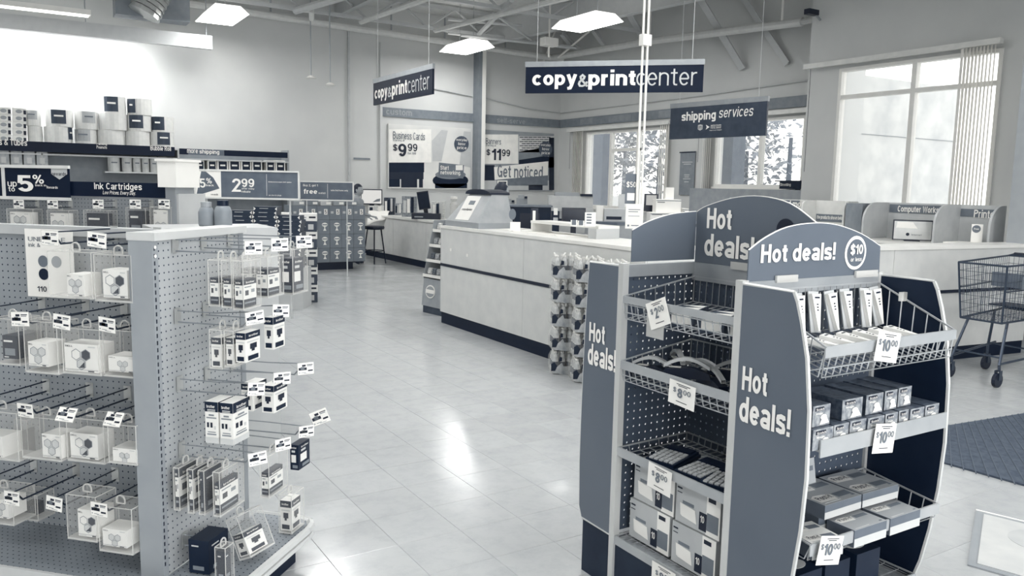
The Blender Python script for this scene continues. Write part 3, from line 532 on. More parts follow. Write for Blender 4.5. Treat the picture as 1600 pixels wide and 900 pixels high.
sh = H(MB().box((HX+.03, 1.44, .806), (HXR-.02, YB-.01, .812)).box((HX+.03, 1.435, .79), (HXR-.02, 1.44, .842)), 'shelf', LIP)
basket((HX+.026, YB-.012, 0), X, NY, bw, .28, .525, .56, .05, .06, .034)
basket((HX+.026, YB-.012, 0), X, NY, bw, .22, .25, .25, .01, .01, .03)
def price_card(c, xd, w, h, roll, main, sup, par=hd, back=None):
    # c: world centre, xd reading direction
    c = Vector(c)-hd0; xd = Vector(xd); R = Matrix.Rotation(roll, 3, xd.cross(Z)); xx = R @ xd; yy = R @ Z; nn = xx.cross(yy)
    m = MB(); m.flat(c-nn*.0008, xx, yy, -w/2, w/2, -h/2, h/2, 0, .001)
    for v, u0, u1 in ((h*.40, -.22, .3), (h*.34, -.15, .2), (-h*.33, -.2, .22)): m.flat(c+nn*.0003, xx, yy, u0*w, u1*w, v-.0012, v+.0012, 1, .0004)
    o = m.build('price_card', [CARD, INK], par)
    text('$', c-xx*w*(.44 if len(main) > 1 else .32)+yy*(h*.02)+nn*.0004, xx, yy, w*.12, h*.22, INKG, o, bold=.02); mw_ = w*.19*len(main); ox = w*.29 if len(main) > 1 else w*.15
    text(main, c-xx*ox-yy*h*.16+nn*.0004, xx, yy, mw_, h*.40, INKG, o, bold=.045)
    text('00', c-xx*ox+xx*(mw_+w*.03)+yy*h*.03+nn*.0004, xx, yy, w*.28, h*.22, INKG, o, bold=.02)
    return o
def pcx(a, b, x, roll, main, w=.115, h=.09): p = ax(a, b, x); return price_card(p, -Y, w, h, roll, main, '00')
def pcy(a, b, y, roll, main, w=.10, h=.085): p = ay(a, b, y); return price_card(p, X, w, h, roll, main, '00')
pcx(1028, 490, HX-.02, radians(22), '2', .105, .095); pcx(1065, 617, HX-.02, radians(-3), '8', .125, .082); pcx(1030, 749, HX-.02, radians(-3), '8', .12, .092); pcx(1036, 905, HX-.02, 0, '8', .12, .09)
H(MB().flat((HX-.016, 2.15, 1.03), -Y, Z, 0, .09, 0, .08, 0, .001), 'card_sleeve', CLEARE)
pcy(1387, 542, 1.425, radians(-10), '10', .113, .092); pcy(1382, 685, 1.425, radians(-7), '10', .105, .092); pcy(1297, 860, 1.425, radians(-12), '10', .108, .088)
H(MB().flat((2.57, 1.60, 1.19), NX, Z, 0, .03, 0, .03, 0, .012), 'clip', CLEARE)
# ================================================================ goods on the display
PACKL = mat('pale_pack', .93, .4); PACKM = mat('mid_grey_pack', .5, .4, var=.12, scale=40); PACKD = mat('dark_pack', .2, .4, var=.06, scale=30)
# A basket 1: three boxes printed with pale triangles
for i, (a, b, r) in enumerate([(1058, 474, .3), (1108, 488, .2), (1148, 492, .35)]):
    p = ax(a, b, 1.985); t = thing('printed_box', ['flat box with pale triangle print behind the $2.00 card', 'flat box with pale triangle print in the middle of the $2.00 basket', 'flat box with pale triangle print at the right end of the $2.00 basket'][i], 'box', (p.x+.06, p.y, 1.072+.003), r+.2)
    MB().box((-.09, -.045, 0), (.09, .045, .055)).build('carton', PACKD, t)
    m = MB()
    for k in range(3): m.prism([(-.085+k*.058, -.04), (-.035+k*.058, -.04), (-.06+k*.058, .04)], 'z', .0552, .056)
    m.flat((-.0905, .045, 0), -Y, Z, .01, .08, .01, .045); m.build('triangle_print', CARD, t)
# A basket 2: dark hand tools with pale curved handles
random.seed(3)
for i in range(8):
    a, b = [(1040, 560), (1075, 550), (1110, 548), (1055, 575), (1095, 580), (1130, 590), (1085, 560), (1125, 565)][i]
    x = 2.0+.2*(i % 3)/3+(.08 if i > 5 else 0); y = 2.22-.065*i*.9; zz = .858+.03*(i % 2)+.002
    t = thing('hand_tool', 'dark clamshell tool with pale curved handle, %s in the middle basket' % ['first from the left', 'second from the left', 'third from the left', 'fourth from the left', 'fourth from the right', 'third from the right', 'second from the right', 'at the right end'][i], 'tool', (x, y, zz), [.4, -.5, .2, .7, -.3, .5, -.6, .3][i]+pi/2)
    MB().prism([(-.085, 0), (.085, 0), (.075, .03), (-.02, .04), (-.08, .022)], 'y', -.018, .018).build('tool_body', BLACK, t)
    m = MB()
    for k in range(7):
        u = k/7; u2 = (k+1)/7; h1, h2_ = .045+.03*sin(u*pi), .045+.03*sin(u2*pi); m.add([(-.08+.16*u, -.009, h1), (-.08+.16*u2, -.009, h2_), (-.08+.16*u2, .009, h2_), (-.08+.16*u, .009, h1), (-.08+.16*u, -.009, h1-.012), (-.08+.16*u2, -.009, h2_-.012), (-.08+.16*u2, .009, h2_-.012), (-.08+.16*u, .009, h1-.012)], [(0,1,2,3),(0,4,5,1),(3,2,6,7),(7,6,5,4)])
    m.build('handle', mat('pale_handle', .74, .3), t)
    m = MB()
    for k in range(4): m.box((-.05+k*.025, -.0186, .012), (-.035+k*.025, -.018, .02))
    m.box((.02, -.01, .036), (.06, .01, .0375)); m.build('label_print', CARD, t)
# A shelf 3: keypads
KEY = mat('key_caps', .72, .45)
for i, (a, b, zz, r) in enumerate([(1040, 706, .562, .25), (1083, 728, .562, .1), (1112, 745, .562, .3)]):
    p = az(a, b, .6); t = thing('calculator', ['dark calculator with pale keys at the left of the wire shelf', 'dark calculator with pale keys in the middle of the wire shelf', 'dark calculator with pale keys at the right of the wire shelf'][i], 'calculator', (min(max(p.x, 2.02), 2.12), p.y, zz), r)
    mm = Matrix.Rotation(radians(-4), 4, 'Y'); b0 = MB().box((-.09, -.065, 0), (.09, .065, .012), M=mm).box((-.085, -.06, .012), (.085, .06, .022), M=mm); b0.build('case', DARK, t)
    MB().box((.04, -.05, .0225), (.08, .05, .027), M=mm).build('display_window', BLACK, t); m = MB()
    for u in range(5):
        for v in range(5): m.box((-.078+u*.022, -.05+v*.021, .022), (-.061+u*.022, -.035+v*.021, .027), M=mm)
    m.build('keypad', KEY, t)
# A bottom: organiser cartons, two stacks of two
CT = mat('carton_grey', .72, .5, var=.04); CTS = mat('carton_shade', .45, .5)
def organiser(y0, y1, x0, x1, z0, z1, label):
    t = thing('organiser_carton', label, 'carton', ((x0+x1)/2, (y0+y1)/2, z0)); w, d, h = y0-y1, x1-x0, z1-z0
    MB().box((-d/2, -w/2, 0), (d/2, w/2, h)).build('carton', CT, t)
    o = Vector((-d/2-.0008, w/2, 0)); m = MB()
    m.flat(o, -Y, Z, .0, w*.70, 0, h, 0).flat(o, -Y, Z, w*.70, w, 0, h, 1).flat(o+NX*.001, -Y, Z, .03*w, .14*w, h*.84, h*.88, 2).flat(o+NX*.001, -Y, Z, .03*w, .14*w, h*.74, h*.76, 2)
    m.flat(o+NX*.001, -Y, Z, w*.74, w*.9, h*.83, h*.93, 2).flat(o+NX*.001, -Y, Z, w*.72, w*.97, h*.12, h*.55, 3).flat(o+NX*.001, -Y, Z, w*.55, w*.715, h*.06, h*.5, 2)
    m.flat(o+NX*.001, -Y, Z, w*.16, w*.42, h*.5, h*.58, 3); m.build('printed_face', [CT, CARD, INK, mat('carton_mid_print', .45, .5)], t)
    m = MB(); q = o+NX*.0015
    for k in range(3): s_ = .02*k; q = o+NX*(.0015+.0006*k); m.add([q+(-Y)*(w*(.12+s_))+Z*h*(.20-s_*.5), q+(-Y)*(w*(.46+s_))+Z*h*(.16-s_*.5), q+(-Y)*(w*(.42+s_))+Z*h*.46, q+(-Y)*(w*(.1+s_))+Z*h*.5], [(0, 1, 2, 3)])
    m.build('folder_picture', CARD, t); text('10', o+NX*.0022+(-Y)*w*.585+Z*h*.26, -Y, Z, w*.09, h*.17, CARD, t, bold=.02)
    MB().box((-.07, -w*.25, h), (.07, w*.25, h+.001)).build('handle_hole', INK, t)
organiser(2.262, 2.045, 1.955, 2.24, .233, .382, 'pale organiser carton marked 10, lower box of the left stack'); organiser(2.25, 2.033, 1.96, 2.24, .386, .535, 'pale organiser carton marked 10, upper box of the left stack under the $8.00 card')
organiser(2.025, 1.815, 1.95, 2.24, .233, .382, 'pale organiser carton marked 10, lower box of the right stack'); organiser(2.018, 1.808, 1.955, 2.24, .386, .53, 'pale organiser carton marked 10, upper box of the right stack')
# B basket: scissor packs
def pack(lab, M, w=.052, h=.145):
    t = thing('blister_pack', lab, 'pack', (0, 0, 0)); t.matrix_basis = M
    MB().box((-w/2, -.002, 0), (w/2, .002, h)).build('backing_card', mat('pack_card', .72, .45), t)
    MB().prism([(-w*.48, h*.93), (w*.42, h*.93), (w*.08, .004), (-w*.08, .004)], 'y', -.016, -.0025).build('pale_wedge', mat('pale_wedge', .95, .35), t)
    m = MB().flat((0, -.0022, 0), X, Z, w*.14, w*.5, h*.06, h*.35, 0)
    for k in range(3): m.flat((0, -.0032, 0), X, Z, w*.2, w*.42, h*(.1+.08*k), h*(.14+.08*k), 1)
    for k in range(3): m.flat((0, -.0165, 0), X, Z, -w*.1, w*.05, h*(.52+.07*k), h*(.55+.07*k), 0)
    m.flat((0, -.0165, 0), X, Z, -w*.25, w*.22, h*.82, h*.86, 0); m.build('printed_block', [DARK, CARD], t)
pos = ['leftmost', 'second from the left', 'third from the left', 'fourth from the left', 'second from the right', 'rightmost']
for i in range(7):
    M = Matrix.Translation((2.045+.085*i, YB-.05-.01*(i % 2), 1.095)) @ Matrix.Rotation(radians(-12), 4, 'X') @ Matrix.Rotation(radians(4*((i % 3)-1)), 4, 'Y')
    pack('wedge shaped pack standing in the top basket, ' + (['at the hidden left end']+pos)[i], M, .05, .135)
for i in range(6):
    M = Matrix.Translation((2.02+.085*i, YB-.10-.006*(i % 2), 1.084+.004*(i % 2))) @ Matrix.Rotation(radians(-80), 4, 'X') @ Matrix.Rotation(radians(24-4*i), 4, 'Y') @ Matrix.Translation((0, 0, 0))
    M = Matrix.Translation((2.03+.085*i, YB-.115, 1.098+.003*(i % 2))) @ Matrix.Rotation(radians(18-5*i), 4, 'Z') @ Matrix.Rotation(radians(-97), 4, 'X') @ Matrix.Rotation(pi, 4, 'Y') @ Matrix.Translation((0, 0, -.0))
    M = Matrix.Translation((2.06+.078*i, 1.44+.01, 1.085)) @ Matrix.Rotation(radians(22-3*i), 4, 'Z') @ Matrix.Rotation(radians(-82), 4, 'X') @ Matrix.Translation((0, 0, 0))
    pack('wedge shaped pack lying in front in the top basket, ' + pos[i], M, .055, .14)
# B shelf: tape boxes
TAPE = mat('tape_box_side', .24, .45, var=.2, scale=60); TFACE = mat('tape_box_face', .52, .45, var=.35, scale=55)
def tape_box(bb, y, d, zb, lab, vert=False):
    x0, x1 = ay(bb[0], bb[1], y).x, ay(bb[2], bb[1], y).x; h = .062; w = x1-x0
    t = thing('tape_box', lab, 'box', ((x0+x1)/2, y+d/2, zb)); MB().box((-w/2, -d/2, 0), (w/2, d/2, h)).build('carton', TAPE, t)
    o = Vector((-w/2, -d/2-.0008, 0)); m = MB().flat(o, X, Z, 0, w, 0, h, 0)
    m.flat(o-Y*.001, X, Z, w*.12, w*.62, h*.74, h*.92, 1).add([o-Y*.002+X*w*.4+Z*.004, o-Y*.002+X*w*.95+Z*.006, o-Y*.002+X*w*.8+Z*h*.4, o-Y*.002+X*w*.5+Z*h*.3], [(0, 1, 2, 3)], 2)
    m.build('printed_face', [TFACE, INK, CARD], t)
    text('Scotch', o-Y*.002+X*w*.15+Z*h*.77, X, Z, w*.44, h*.11, CARD, t, bold=.02); text('Magic', o-Y*.002+X*w*.15+Z*h*.56, X, Z, w*.4, h*.12, CARD, t, bold=.02)
    m = MB().disc(o-Y*.0015+X*w*.62+Z*h*.42, X, Z, min(w*.2, .014), 0, 14, .008); m.build('oval_badge', CARD, t)
lo, hi = .8125, .876
rowT = [(1272, 608, 1299), (1318, 604, 1349), (1355, 600, 1381), (1384, 596, 1403), (1405, 594, 1425)]
rowB = [(1272, 650, 1303), (1304, 648, 1327), (1329, 645, 1355), (1357, 642, 1382), (1384, 640, 1403), (1405, 638, 1421), (1423, 634, 1444), (1446, 630, 1467)]
ords = ['first from the left', 'second from the left', 'third from the left', 'fourth from the left', 'fifth from the left', 'third from the right', 'second from the right', 'last at the right']
for i, b in enumerate(rowT): tape_box(b, 1.462+.004*i, .15, hi, 'patterned tape box, upper layer of the tape shelf, ' + (ords[:4]+['last at the right'])[i])
for i, b in enumerate(rowB): tape_box(b, 1.445+.003*(i % 3), .16, lo, 'patterned tape box, bottom layer of the tape shelf, ' + ords[i])
# B lower basket: note pad boxes
NOTE = mat('note_box_top', .66, .5, var=.05); NOTES = mat('note_box_side', .38, .5); NOTEW = mat('note_box_bright', .9, .5)
def note_box(c, w, d, h, rz, lab, M_=NOTE, tilt=0, n=1):
    t = thing('note_box', lab, 'box', c); t.rotation_euler = (tilt, 0, rz)
    MB().box((-w/2, -d/2, 0), (w/2, d/2, h)).build('carton', NOTES, t); o = Vector((-w/2, -d/2, h+.0002)); m = MB().flat(o, X, Y, 0, w, 0, d, 0).flat((-w/2, -d/2-.0004, 0), X, Z, 0, w, 0, h*.5, 3)
    for k in range(n):
        v = d*(.55 if n == 1 else .12+.5*k); u = w*.06
        m.add([o+Z*.001+X*(u+w*.0)+Y*v, o+Z*.001+X*(u+w*.42)+Y*(v-.004), o+Z*.001+X*(u+w*.46)+Y*(v+d*.2), o+Z*.001+X*(u+w*.3)+Y*(v+d*.26), o+Z*.001+X*(u+w*.1)+Y*(v+d*.29), o+Z*.001+X*(u-w*.02)+Y*(v+d*.22)], [(0, 1, 2, 3, 4, 5)], 1)
        m.flat(o+Z*.001, X, Y, w*.56, w*.92, v+.004, v+d*.2, 2)
    m.flat(o+Z*.001, X, Y, w*.08, w*.5, d*.06, d*.09, 3).flat(o+Z*.001, X, Y, w*.85, w*.92, d*.08, d*.13, 2); m.build('printed_top', [M_, CARD, INKG, PRNTL], t)
    for k in range(n):
        v = d*(.55 if n == 1 else .12+.5*k); text('Post-it', o+Z*.0016+X*w*.09+Y*(v+d*.05), X, Y, w*.36, d*.15, INK, t, bold=.02)
    return t
zb = .475
note_box((2.02, 1.50, zb), .12, .13, .05, radians(-8), 'bright note box at the front left of the lower basket', NOTEW, 0, 2)
note_box((2.02, 1.64, zb+.012), .12, .13, .05, radians(-6), 'bright note box behind the front left one in the lower basket', NOTEW)
note_box((2.215, 1.485, zb), .16, .10, .055, 0, 'grey note box at the front of the lower basket, left of two facing forward')
note_box((2.395, 1.485, zb), .16, .10, .055, 0, 'grey note box at the front of the lower basket, right of two facing forward')
note_box((2.195, 1.625, zb+.01), .18, .165, .052, 0, 'grey note box under the left one of the tall rear stack', NOTE)
note_box((2.395, 1.625, zb+.01), .18, .165, .052, 0, 'grey note box under the right one of the tall rear stack', NOTE)
note_box((2.19, 1.605, zb+.066), .185, .17, .045, radians(1), 'grey note box on top of the tall rear stack, left one with two logos', NOTE, 0, 2)
note_box((2.385, 1.605, zb+.066), .185, .17, .045, radians(-1), 'grey note box on top of the tall rear stack, right one with two logos', NOTE, 0, 2)
t = note_box((2.03, YB-.035, .60), .13, .10, .03, 0, 'note box standing upright at the back left of the lower basket', NOTE, radians(80)); t = note_box((2.18, YB-.033, .615), .13, .10, .03, 0, 'note box standing upright at the back behind the rear stack', NOTE, radians(80))
for i, x in enumerate((2.06, 2.20, 2.36)):
    t = thing('supply_tub', 'dark supply pack with pale oval top on the bottom shelf, ' + ['left one', 'middle one', 'right one'][i], 'pack', (x, 1.62, .255)); MB().box((-.062, -.09, 0), (.062, .09, .12)).build('pack_body', DARK, t); MB().disc((0, -.03, .1205), X, Y, .045, 0, 18, .03).build('oval_label', PRNTL, t)
# ================================================================ LEFT FOREGROUND GONDOLA
gd = thing('gondola_shelf', 'grey pegboard gondola with end cap holding ink cartridge packs in the left foreground', 'shelf', GO, GR)
GM = Matrix.Translation(GO) @ Matrix.Rotation(GR, 4, 'Z')
UPR = mat('gondola_upright', .58, .42, var=.03); DECK = mat('gondola_deck', .5, .4, var=.05); DLIP = mat('deck_lip', .78, .3, var=.03)
YS = .27
MB().box((-.016, .03, .16), (-.004, .52, 1.345)).build('end_pegboard', PEG_YZ, gd)
for y in (0, .52): MB().box((-.092, y, 0), (0, y+.03, 1.36)).build('upright', UPR, gd)
MB().box((-.095, -.004, 1.345), (.014, .554, 1.372)).build('top_rail', DLIP, gd)
MB().box((-3.4, YS-.006, .16), (-.092, YS+.006, 1.335)).build('long_pegboard', PEG_XZ, gd)
MB().box((-3.4, YS-.03, 1.33), (-.092, YS+.03, 1.366)).build('top_rail', mat('rail_top', .72, .35), gd)
sl = MB()
for k in range(46): sl.box((-.0005, .008, .2+.0247*k), (.0006, .014, .214+.0247*k))
sl.build('slots', BLACK, gd, kind='stuff')
for k in (0, 1): MB().disc((.0012, .014, 1.325-.03*k-.002), Y, Z, .006, 0, 10).build('screw', CARD, gd)
perf = pegmat('deck_perforation', .52, ('X', 'Y'), .0254, .11)
MB().box((-3.4, -.07, .135), (-.092, YS, .158)).build('deck', perf, gd)
MB().box((-3.4, -.083, .10), (-.0, -.07, .162)).build('deck_lip', DLIP, gd)
MB().box((-3.4, -.04, 0), (-.0, -.03, .12)).build('kick_plate', KICK, gd)
out = [(0, -.06), (.20, -.06), (.24, -.045), (.262, -.01), (.27, .04), (.27, .50), (.262, .55), (.24, .585), (.20, .60), (0, .60)]
MB().prism(out, 'z', .135, .158).build('end_deck', perf, gd)
lp = [(a*1.0+(.012 if a > .1 else 0), b+(.012 if b > .3 else -.012)) for a, b in out]; MB().path([(a, b, .148) for a, b in lp], .017, 6).path([(a, b, .118) for a, b in lp], .014, 6).build('end_deck_lip', DLIP, gd)
MB().prism([(0, -.02), (.18, -.02), (.22, .02), (.22, .53), (.18, .57), (0, .57)], 'z', 0, .13).build('end_kick_plate', KICK, gd)
HOOKM = mat('hook_dark', .16, .35, metal=.3); HOOKL = mat('hook_steel', .55, .3, metal=.4)
TAGM = [CARD, INK, mat('tag_mid_print', .5, .5), CLEARE]
def tag_mesh():
    if 'tag' in bpy.data.meshes: return bpy.data.meshes['tag']
    m = MB().box((-.034, -.001, -.024), (.034, 0, .024), 0).box((-.036, 0, -.026), (.036, .0006, .026), 3)
    fx = lambda u0, u1, v0, v1, k: m.flat((0, -.0012, 0), X, Z, u0, u1, v0, v1, k, .0003)
    fx(-.016, .0, .009, .017, 1); fx(.005, .03, .014, .017, 1); fx(.005, .027, .009, .012, 2); fx(-.031, .004, -.006, .005, 1); fx(-.022, -.006, -.004, .008, 2); fx(.009, .03, -.012, -.006, 1); fx(-.03, -.026, -.018, -.014, 2); fx(-.02, .0, -.018, -.016, 2); fx(-.008, .018, -.021, -.0195, 2)
    o = m.build('tag', TAGM); me = o.data; bpy.data.objects.remove(o); me.name = 'tag'; return me
TM = tag_mesh()
def hook(parent, base, out, length, mh, droop=0.0, tagroll=(0, 0, 0), scale=1.0, tagged=True, thick=1.0):
    # base on the board, out: 'x' or '-y'
    base = Vector(base); d = X if out == 'x' else -Y; s = Y if out == 'x' else X
    m = MB(); m.box(base-s*.016-Z*.028+d*.001, base+s*.016+Z*.028+d*.004, 1)
    tip = base+d*length+Z*(.0+droop); m.path([base-Z*.022+d*.004, base-Z*.022+d*(length*.86), base+Z*(.004)+d*(length*.93)], .0028*thick, 5).path([base+Z*.018+d*.004, base+Z*(.018)+d*(length*.5), tip+Z*.02], .0022*thick, 5)
    o = m.build('peg_hook', [mh, STEEL], parent)
    if tagged:
        t = bpy.data.objects.new('price_tag', TM); COL.objects.link(t); t.parent = o; t.location = tip+d*.004
        rz = (pi/2 if out == 'x' else 0); t.rotation_euler = (tagroll[0], tagroll[1], rz+tagroll[2]); t.scale = (scale, 1, scale)
    return o
random.seed(11)
# end cap hooks
for z, zt in ((1.325, 0), (1.075, .01), (.83, .005), (.59, -.005)):
    for k, y in enumerate((.12, .285, .455)):
        if k == 2 and z == 1.075: continue
        hook(gd, (0, y, z), 'x', .30+.006*k, HOOKL, zt, (radians(random.uniform(-6, 6)), radians(random.uniform(-8, 8)), radians(-38+random.uniform(-6, 8))), .92)
t_ = bpy.data.objects.new('price_tag', TM); COL.objects.link(t_); t_.parent = gd.children[-1]
t_.location = (.30, .60, .60); t_.rotation_euler = (0, radians(-22), radians(-10+90-60)); t_.scale = (1.05, 1, 1.2)
hook(gd, (0, .12, .25), 'x', .12, HOOKL, 0, tagged=False)
# long side hooks
for z, xs in ((1.345, (-.36, -.175)), (1.06, (-.70, -.50, -.33, -.15)), (.735, (-.70, -.50, -.33, -.14)), (.405, (-.78, -.58, -.40, -.215))):
    for k, x in enumerate(xs):
        flip = z == .735 and k > 1
        hook(gd, (x, YS-.006, z), '-y', .305, HOOKM, .0, (radians(-32 if flip else random.uniform(-4, 4)), radians(random.uniform(-3, 6)), radians(random.uniform(-5, 5))), 1.0, thick=1.25)
# price holder posters
ps = MB(); a, b = ga(38, 357, .2), ga(118, 467, .2); ps_o = MB().box((a[0], .2, b[2]), (b[0], .202, a[2])).build('paper_poster', CARD); ps_o.parent = None; ps_o.matrix_basis = GM; tag(ps_o, 'white paper poster with grey dots hanging behind the top left ink packs', 'poster')
w_ = b[0]-a[0]; h_ = a[2]-b[2]; o_ = Vector((a[0], .1985, b[2]))
text('UNB       E', o_+X*w_*.08+Z*h_*.82, X, Z, w_*.78, h_*.065, INKG, ps_o); text('ink &', o_+X*w_*.08+Z*h_*.735, X, Z, w_*.25, h_*.06, INKG, ps_o, bold=.01); text('110', o_+X*w_*.22+Z*h_*.08, X, Z, w_*.2, h_*.08, INK, ps_o, bold=.02)
for u, v, k in ((.37, .53, 0), (.65, .53, 1), (.37, .34, 2)): MB().disc(o_+X*w_*u+Z*h_*v-Y*.0005, X, Z, .022, 0, 18).build('printed_dot', [INKG, mat('tag_mid_print', .5), DARK][k], ps_o)
# ---------------------------------------------------------------- security boxes
def hexring(m, c, r, mi, xd=X, th=.0004, fill=None):
    c = Vector(c); pts = [c+xd*r*cos(pi/6+pi/3*k)+Z*r*sin(pi/6+pi/3*k) for k in range(6)]; inn = [c+(p-c)*.86 for p in pts]; nn = xd.cross(Z)*th
    for k in range(6): m.add([pts[k]+nn, pts[(k+1) % 6]+nn, inn[(k+1) % 6]+nn, inn[k]+nn], [(0, 1, 2, 3)], mi)
    if fill is not None: m.add([p+nn*.5 for p in inn], [tuple(range(6))], fill)
def safer(lab, box, y, d, cart=None, kind='hex', rz=0, world=None):
    # box: x0,x1,z0,z1 in the gondola frame, front face on plane y; cart: inner carton likewise
    x0, x1, z0, z1 = box; w, h = x1-x0, z1-z0
    t = thing('security_box', lab, 'box'); t.matrix_basis = (world or GM @ Matrix.Translation(((x0+x1)/2, y, z0))) @ Matrix.Rotation(rz, 4, 'Z')
    e = .0025
    MB().box((-w/2, 0, 0), (w/2, d, h)).build('clear_shell', CLEAR, t); m = MB()
    for a in (-w/2, w/2):
        for b in (0, d): m.tube((a, b, 0), (a, b, h), e*.6, 4)
    m.path([(-w/2, 0, h), (w/2, 0, h), (w/2, d, h), (-w/2, d, h)], e*.7, 4, closed=True); m.box((-w/2, -.001, 0), (w/2, d, .007)).build('shell_rim', CLEARE, t)
    m = MB(); r = .017
    m.path([(r*cos(a)-w*.05, d*.4, h+.012+r*sin(a)) for a in [pi*k/8 for k in range(9)]]+[(-r-w*.05, d*.4, h), (r-w*.05, d*.4, h)], .003, 4, closed=True).build('hang_tab', CLEARE, t)
    if cart:
        c0, c1, d0, d1 = cart; cx = (c0+c1)/2-(x0+x1)/2; cw, ch = c1-c0, d1-d0; cz = d0-z0+.0; cdp = d*.82
        carton(t, cx, .006, cz, cw, cdp, ch, kind)
    return t
CW = mat('carton_white', .93, .45, var=.02); CSH = mat('carton_blue_side', .45, .5)
def carton(t, cx, cy, cz, cw, cd_, ch, kind):
    base = [CW, INK, mat('tag_mid_print', .5), mat('pale_grey_print', .78), DARK]
    m = MB().box((cx-cw/2, cy, cz), (cx+cw/2, cy+cd_, cz+ch), 0 if kind in ('hex', 'hex2', 'hexs') else 4 if kind != 'ink' else 0)
    m.build('carton', base if True else base, t); o = Vector((cx-cw/2, cy-.0008, cz)); m = MB()
    f = lambda u0, u1, v0, v1, k: m.flat(o, X, Z, cw*u0, cw*u1, ch*v0, ch*v1, k, .0004)
    if kind.startswith('hex'):
        r = min(cw, ch)*.21; c = o+X*cw*.5+Z*ch*(.5 if kind != 'hexs' else .42)
        big = kind == 'hex2'
        for k, (du, dv) in enumerate(((-.95, .55), (.95, .55), (0, -1.05))): hexring(m, c+X*du*r+Z*dv*r, r*1.02, 2, fill=(0 if (big and k == 0) else 3 if not big or k == 2 else 4))
        if big: m.add([c+X*r*.7-Z*r*.6-Y*.001, c+X*r*.7-Z*r*1.6-Y*.001, c-X*r*.5-Z*r*1.7-Y*.001], [(0, 1, 2)], 4)
        f(.0, 1, .075, .085, 2); f(.7, .88, .02, .06, 1); f(.05, .4, .03, .05, 3); f(.72, .93, .88, .93, 3)
        text('DELL', o+X*cw*.05+Z*ch*.88, X, Z, cw*.22, ch*.06, INK, t, bold=.03)
    elif kind == 'band':
        f(0, 1, .25, .78, 0); f(.1, .5, .68, .72, 2); f(.55, .75, .35, .55, 1); f(.15, .35, .35, .6, 2); f(.5, .9, .6, .66, 1); f(.1, .9, .1, .16, 2)
    elif kind == 'dark':
        f(.1, .7, .72, .8, 0); f(.15, .85, .15, .45, 2); f(.1, .4, .05, .1, 3)
    m.build('printed_face', base, t)
def gbox(x0, y0, x1, y1, a): p, q = ga(x0, y0, a), ga(x1, y1, a); return (p[0], q[0], q[2], p[2])
rows = [((74, 392, 145, 468), (102, 428, 130, 464), 'hex', 'top row, left of the two white ones'), ((146, 397, 207, 474), (158, 421, 198, 467), 'hex2', 'top row next to the grey upright'),
        ((-12, 497, 32, 572), (1, 524, 26, 562), 'dark', 'second row at the picture edge'), ((36, 501, 92, 586), (41, 534, 74, 574), 'hex', 'second row, left of the largest carton'), ((96, 512, 158, 588), (98, 536, 152, 584), 'hex2', 'second row, largest carton in the middle'), ((160, 515, 214, 592), (167, 556, 213, 584), 'hexs', 'second row next to the grey upright'),
        ((-40, 640, 30, 722), (-30, 680, 3, 716), 'hex', 'third row at the picture edge'), ((32, 650, 96, 722), (63, 678, 95, 718), 'hex', 'third row, left of centre'), ((103, 652, 164, 726), (107, 676, 152, 720), 'hex2', 'third row, with the large carton'), ((168, 662, 214, 728), (174, 700, 212, 727), 'hexs', 'third row next to the grey upright'),
        ((-30, 765, 22, 822), (-18, 779, 12, 812), 'hex', 'bottom row at the picture edge'), ((103, 772, 152, 848), (119, 796, 152, 842), 'hex2', 'bottom row, left of the smallest carton'), ((153, 790, 208, 868), (158, 826, 197, 858), 'hexs', 'bottom row, smallest carton by the upright')]
for i, (b, c, kd, lab) in enumerate(rows):
    y = [-.01, .0, .02][i % 3] if i < 11 else -.03
    safer('clear box with ink carton, long side, ' + lab, gbox(*b, y), y, .10, gbox(*c, y), kd)
for i, (b, y) in enumerate([((12, 500, 60, 560), .13), ((22, 655, 45, 718), .12), ((20, 770, 60, 815), .1)]):
    safer('nearly empty clear box hanging behind, ' + ['second row left', 'third row left', 'bottom row left'][i], gbox(*b, y), y, .08, gbox(b[0]+8, b[1]+20, b[2]-14, b[3]-4, y), 'dark')
